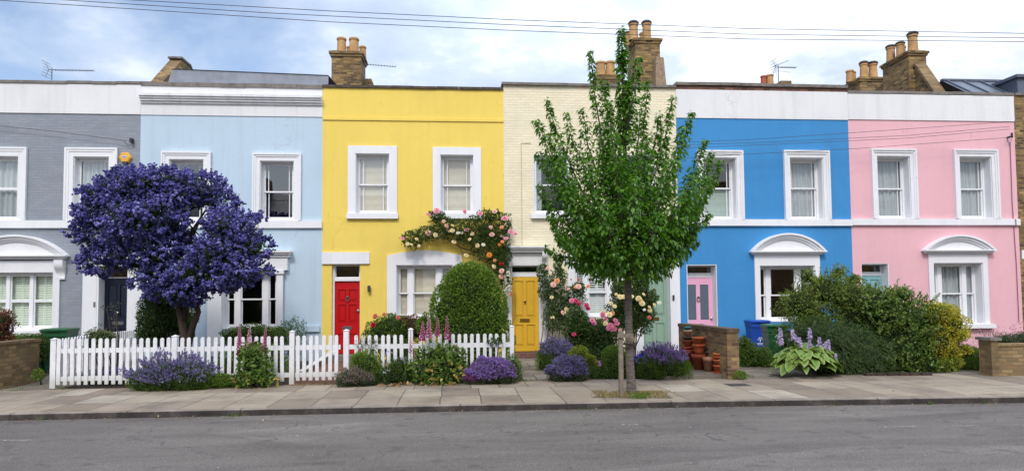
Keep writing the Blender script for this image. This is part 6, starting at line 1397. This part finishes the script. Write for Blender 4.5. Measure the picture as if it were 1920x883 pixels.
# blue garden
shrub('leafy green plants in front of the blue bin', 1410, E1([(1400, 660, 18, 18, 0, .3), (1425, 672, 22, 20, 0, .3), (1440, 685, 22, 14, 0, .3), (1395, 645, 8, 14, 0, .2), (1395, 678, 14, 10, 0, .2)], 15.2), 8000, .045, .028, G_MID, amp=.22, full=False, name='leafy_clump', cat='plant')
shrub('small weed tuft at the foot of the brown brick pier', 1386, E1([(1386, 706, 12, 8, 0, .12)], 12.9), 700, .06, .014, G_BRIGHT, name='weed', cat='weed', full=False, coremat=False, up=.7)
ev = shrub('tall light green mixed shrub at the left of the long hedge', 1560, E1([(1500, 570, 38, 34, 0, .5), (1545, 545, 44, 34, 0, .5), (1590, 560, 44, 36, 0, .5), (1525, 605, 50, 34, 0, .5), (1600, 600, 46, 40, 0, .5), (1515, 520, 12, 14, 0, .2), (1572, 512, 14, 14, 0, .2), (1625, 560, 26, 26, 0, .4), (1625, 625, 40, 40, 0, .4), (1640, 660, 40, 40, 0, .4), (1600, 525, 16, 12, 0, .2)], 14.5), 26000, .050, .030, M_leaf('hedge_leaf', (.055, .095, .015), (.13, .20, .032), (.30, .36, .085)), amp=.30, deep=.35, full=False, ck=.66)
P, nr = P[:0], P[:0]; leaves('bronze_tips', ev, M_leaf('bronze_tip', (.16, .13, .04), (.26, .20, .07), (.38, .30, .14)), P, nr+rdir(len(P))*.6, rdir(len(P)), .05, .025, full=False)
# feathery juniper
ju = thing('juniper', 'dark feathery juniper with drooping sprays behind the hosta', 'conifer', (*atY(1570, 700, 13.9)[:2], PZ))
je = E1([(1520, 625, 46, 26, 0, .4), (1570, 640, 60, 36, -.1, .45), (1610, 665, 50, 44, -.1, .45), (1560, 680, 60, 34, -.1, .4), (1480, 640, 26, 26, 0, .3), (1640, 690, 28, 26, 0, .3)], 13.8)
core('dark_foliage_core', ju, je, INNER, .72, zmin=PZ-.02)
P, nr = shell_pts(je, 2600, .2, .25, .4, zmin=PZ+.02); n_ = len(P)
dirs = unit(nr*.8+np.array([.1, -.2, -.15])+rdir(n_)*.5); k = 16; u = np.linspace(0, 1, k)
L_ = rng.uniform(.14, .30, n_); PP = P[:, None]+dirs[:, None]*(u[None, :, None]*L_[:, None, None])-np.array([0, 0, 1.])*(u**2*.35)[None, :, None]*L_[:, None, None]
DD = dirs[:, None]*.9+np.array([0, 0, -.2])+rdir(n_*k).reshape(n_, k, 3)*.75
leaves('foliage', ju, M_leaf('juniper_leaf', (.030, .060, .016), (.062, .11, .030), (.12, .19, .055), trans=.15), PP.reshape(-1, 3), DD.reshape(-1, 3), rdir(n_*k), .036, .011, rnd=np.clip(np.repeat(rng.normal(.45, .2, n_), k)+rng.normal(0, .1, n_*k), 0, 1), full=False)
stems(ju, (ORG[ju][0], 13.9, PZ-.02), je)
la = shrub('broad laurel like hedge with large glossy leaves before the pink house', 1700, E1([(1665, 590, 46, 42, 0, .5), (1705, 600, 46, 42, 0, .5), (1690, 650, 60, 50, -.1, .5), (1715, 640, 44, 50, 0, .5), (1730, 685, 42, 26, -.1, .45), (1680, 555, 24, 16, 0, .3), (1640, 570, 30, 22, 0, .4), (1700, 690, 50, 22, -.1, .4), (1650, 690, 24, 20, 0, .3)], 14.0), 9500, .085, .048, M_leaf('laurel_leaf', (.038, .085, .013), (.085, .165, .025), (.24, .32, .08), trans=.25, rough=.35), name='hedge', cat='hedge', amp=.26, deep=.3, ck=.66, droop=.12)
for (x, y) in ((1680, 545), (1715, 555), (1660, 550)):
    pass
P, nr = P[:0], P[:0]; leaves('pale_tips', la, M_leaf('pale_tip', (.25, .27, .10), (.40, .40, .20), (.55, .50, .30)), P, nr+rdir(len(P))*.4, rdir(len(P))+np.array([0, 0, .8]), .075, .035)
shrub('golden yellow leaved bush at the right end of the long hedge', 1770, E1([(1752, 585, 34, 20, 0, .4), (1775, 610, 34, 32, 0, .45), (1755, 640, 34, 36, 0, .4), (1792, 628, 20, 14, 0, .3), (1800, 655, 16, 10, 0, .25), (1770, 660, 26, 22, 0, .35)], 13.9), 17000, .036, .024, G_GOLD, amp=.22, deep=.22, full=False)
shrub('yellow green low bush at the foot of the golden bush', 1770, E1([(1768, 690, 24, 22, 0, .3), (1785, 680, 16, 14, 0, .25)], 13.7), 4500, .035, .022, G_LIME, amp=.2, full=False)
ap = shrub('airy pink flowering plants above the right brick wall', 1890, E1([(1880, 640, 24, 14, 0, .3), (1915, 638, 30, 16, 0, .3), (1940, 640, 30, 16, 0, .3)], 13.3), 4500, .05, .015, G_GREY, amp=.3, full=False, up=.9, name='flowering_plant', cat='plant')
scatter_flowers(ap, 'flowers', F_FOXP, E1([(1885, 625, 28, 12, 0, .25), (1920, 618, 26, 14, 0, .25)], 13.3), 90, .022)
ap2 = shrub('wispy pink flower stems left of the right brick pier', 1840, E1([(1838, 640, 12, 22, 0, .2)], 14.6), 300, .04, .012, G_GREY, full=False, coremat=False, name='flowering_plant', cat='plant')
scatter_flowers(ap2, 'flowers', F_FOXP, E1([(1838, 632, 10, 18, 0, .2)], 14.6), 30, .02)

def whips(parent, ells, n, L, mat, leafL, leafW, up_=.8):
    P, nr = shell_pts(ells, n*3, .2, .02, .3); P, nr = P[:n], nr[:n]; n = len(P); k = 14
    d = unit(nr*.7+np.array([0, -.1, up_])+rdir(n)*.45); Ls = L*rng.uniform(.4, 1.2, n); u = np.linspace(.05, 1, k)
    C_ = P[:, None]+d[:, None]*(u[None, :, None]*Ls[:, None, None])-np.array([0, 0, .35])*(u**2)[None, :, None]*Ls[:, None, None]
    st = MB()
    for i in range(n): st.tube([P[i], C_[i, 6], C_[i, -1]], [.006, .004, .002], 3, cap=False)
    st.build('shoots', WOOD, parent)['kind'] = 'stuff'
    sd = rdir(n*k); D = sd*.9+np.repeat(d, k, 0)*.6
    leaves('shoot_leaves', parent, mat, C_.reshape(-1, 3), D, np.array([0, 0, 1.])+rdir(n*k)*.5, leafL*np.tile(1.1-.5*u, n), leafW*np.tile(1.1-.5*u, n))
whips(ev, E1([(1500, 570, 38, 34, 0, .5), (1545, 545, 44, 34, 0, .5), (1590, 560, 44, 36, 0, .5), (1515, 520, 12, 14, 0, .2), (1572, 512, 14, 14, 0, .2), (1625, 560, 26, 26, 0, .4)], 14.4), 150, .34, M_leaf('hedge_shoot_leaf', (.09, .15, .02), (.18, .26, .04), (.34, .38, .10)), .055, .032)
whips(la, E1([(1665, 590, 46, 42, 0, .5), (1705, 600, 46, 42, 0, .5), (1690, 640, 60, 50, -.1, .5), (1680, 555, 24, 16, 0, .3), (1640, 570, 30, 22, 0, .4)], 13.9), 130, .36, M_leaf('laurel_shoot_leaf', (.07, .14, .02), (.14, .23, .035), (.32, .36, .12)), .085, .045)
# ---- hosta
HY = 13.15; hb = atY(1512, 712, HY); ho = thing('hosta', 'large hosta with broad yellow edged leaves and lilac flower stalks', 'hosta', (hb[0], HY, PZ))
m, t = new_mat('hosta_leaf'); at = N(t, 'ShaderNodeAttribute', dict(attribute_name='rnd')).outputs['Fac']
c = RAMP(t, at, [(0., (.11, .20, .03)), (.45, (.17, .28, .045)), (.70, (.22, .33, .065)), (.92, (.38, .47, .13))])
s = N(t, 'ShaderNodeBsdfPrincipled', Base_Color=c, Roughness=.42); tr = N(t, 'ShaderNodeBsdfTranslucent', Color=MIX(t, 1., c, (1.1, 1.2, .6), 'MULTIPLY'))
finish(t, N(t, 'ShaderNodeMixShader', i0=.25, i1=s.outputs[0], i2=tr.outputs[0]).outputs[0]); HOS = m
V = []; Fc = []; at_ = []
HW, HH = 70/scl(HY), 76/scl(HY)
for k in range(210):
    lay = k/210; a0 = rng.uniform(0, 2*math.pi); el = .15+1.1*lay+rng.uniform(-.1, .1); rad_ = math.cos(el)*HW*.78; z0 = PZ+.15+math.sin(el)*HH*.54
    o_ = np.array([hb[0]+math.cos(a0)*rad_*.85, HY+math.sin(a0)*rad_*.5, z0])
    d_ = np.array([math.cos(a0)*math.cos(el*.6), math.sin(a0)*math.cos(el*.6)*.8-.15, .35*math.sin(el)]); d_ /= np.linalg.norm(d_)
    sd = np.cross(d_, (0, 0, 1)); sd /= np.linalg.norm(sd); L = rng.uniform(.20, .29)*(1-.15*lay); Wd = L*rng.uniform(.70, .86); b = len(V); nu, nv = 7, 5
    curl = rng.uniform(.5, 1.0); tw = rng.uniform(-.3, .3)
    for i in range(nu):
        u = i/(nu-1); wv_ = Wd*.5*math.sin(math.pi*min(1, u*.90+.10))**.5*(1-.2*u) if i < nu-1 else .004
        pc = o_+d_*L*u+np.array([0, 0, L*(.40*u-curl*1.25*u*u)])
        for j in range(nv):
            v_ = (j-(nv-1)/2)/((nv-1)/2); fold = .10*abs(v_)*wv_*3.2; ripple = .006*math.sin(u*16+k)*abs(v_)
            V.append(pc+sd*wv_*v_*1.0+np.array([0, 0, fold*.35+ripple+tw*wv_*v_])); at_.append(min(1, max(abs(v_)**1.6, (u**6))*.98+.0)+rng.uniform(-.04, .04))
    for i in range(nu-1):
        for j in range(nv-1): Fc.append((b+i*nv+j, b+(i+1)*nv+j, b+(i+1)*nv+j+1, b+i*nv+j+1))
V = np.array(V)-ORG[ho]; V[:, 2] = np.maximum(V[:, 2], .004)
link_mesh('leaves', np_mesh('leaves', V, [i for f_ in Fc for i in f_], [4]*len(Fc), np.clip(at_, 0, 1), smooth=True), HOS, ho)
for (x, yt_, yb_) in ((1465, 613, 645), (1488, 616, 636), (1501, 632, 650), (1517, 614, 632), (1517, 633, 655), (1535, 631, 650), (1545, 640, 658), (1552, 636, 656), (1494, 628, 640), (1565, 662, 672)):
    yy = HY-.05; p_ = atY(x, yb_, yy); h = (yb_-yt_)/scl(yy); n_ = int(h/.009)
    st = MB().tube([(hb[0]+(p_[0]-hb[0])*.4, HY, PZ+.2), (p_[0]-(p_[0]-hb[0])*.15, yy, p_[2]-.1), tuple(p_), (p_[0]+.02*np.sign(p_[0]-hb[0]), yy, p_[2]+h)], [.006, .005, .004, .003], 5).build('flower_stalk', STEMG, ho)
    u = rng.random(n_*3); P = np.array([p_[0], yy, p_[2]])+np.stack([.02*np.sign(p_[0]-hb[0])*u, 0*u, h*u], 1); dd = rdir(len(P))*np.array([1, 1, .3])+np.array([0, -.2, -.45])
    leaves('bells', st, F_PALE, P, dd, rdir(len(P)), .068*(1.15-.5*u), .034)
# ------------------------------------------------------------------ litter
n_ = 1300; x = rng.uniform(-8.5, 11, n_); g_ = rng.random(n_) < .55
y = np.where(g_, [kerb_y(v) for v in x]-np.abs(rng.exponential(.10, n_))-.01, GF-.02-np.abs(rng.exponential(.12, n_))); z = np.where(g_, .008, PZ+.008)
ex = rng.random(n_) < .12; y = np.where(ex & ~g_, rng.uniform(10.6, 13.2, n_), y)
P = np.stack([x, y, z], 1); D = rdir(n_); D[:, 2] *= .25; o = leaves('fallen_leaves', None, BROWN, P, D, np.array([0, 0, 1.])+rdir(n_)*.3, rng.uniform(.02, .055, n_), rng.uniform(.012, .03, n_), org=(0, 12, PZ), full=False)
tag(o, 'dry fallen leaves along the kerb and garden edges', 'fallen leaves', kind='stuff')
n_ = 60; x = np.concatenate([rng.normal(atZ(745, 722, PZ)[0], .12, 25), rng.normal(atZ(820, 722, PZ)[0], .2, 35)]); P = np.stack([x, rng.uniform(12.75, 12.95, n_), np.full(n_, PZ+.02)], 1)
o = leaves('dead_leaves', None, BROWN, P, rdir(n_)*np.array([1, 1, .6]), rdir(n_)+np.array([0, -1, 1.]), .085, .06, org=(0, 12.8, PZ)); tag(o, 'crisp brown dead leaves at the foot of the foxgloves', 'dead leaves', kind='stuff')
q = [np.array([x_, kerb_y(x_)+.16 if k % 2 else kerb_y(x_)-.02, PZ+.004 if k % 2 else .004]) for k, x_ in enumerate(rng.uniform(-8, 10, 16))]

q = [np.array([x_, kerb_y(x_)-.01, .0]) for x_ in (-3.4, -3.3, 5.9, 7.4, -6.1, 1.9, 8.3)]
tufts('gutter_weeds', 'small green weeds growing in the gutter along the kerb', q, .07, 26, G_MID, .05)
q = [np.array([x_, GF-.03, PZ]) for x_ in (-8.2, -7.5, -3.0, -2.6, 2.45, 5.6, 5.75, 5.9, 9.2, 1.3)]
tufts('path_weeds', 'small green weeds in the joint at the back of the pavement', q, .07, 30, G_MID, .06)

n_ = 260; x = rng.uniform(-8, 10, n_); y = rng.uniform(6.8, 10.2, n_); P = np.stack([x, y, np.full(n_, .006)], 1)
o = leaves('road_grit', None, M_leaf('pale_grit', (.22, .19, .15), (.42, .39, .34), (.62, .6, .55), trans=0.), P, rdir(n_)*np.array([1, 1, .15]), np.array([0, 0, 1.])+rdir(n_)*.2, rng.uniform(.008, .026, n_), rng.uniform(.007, .018, n_), org=(0, 8, 0), full=False)
tag(o, 'pale grit and tiny stones scattered over the asphalt', 'grit', kind='stuff')
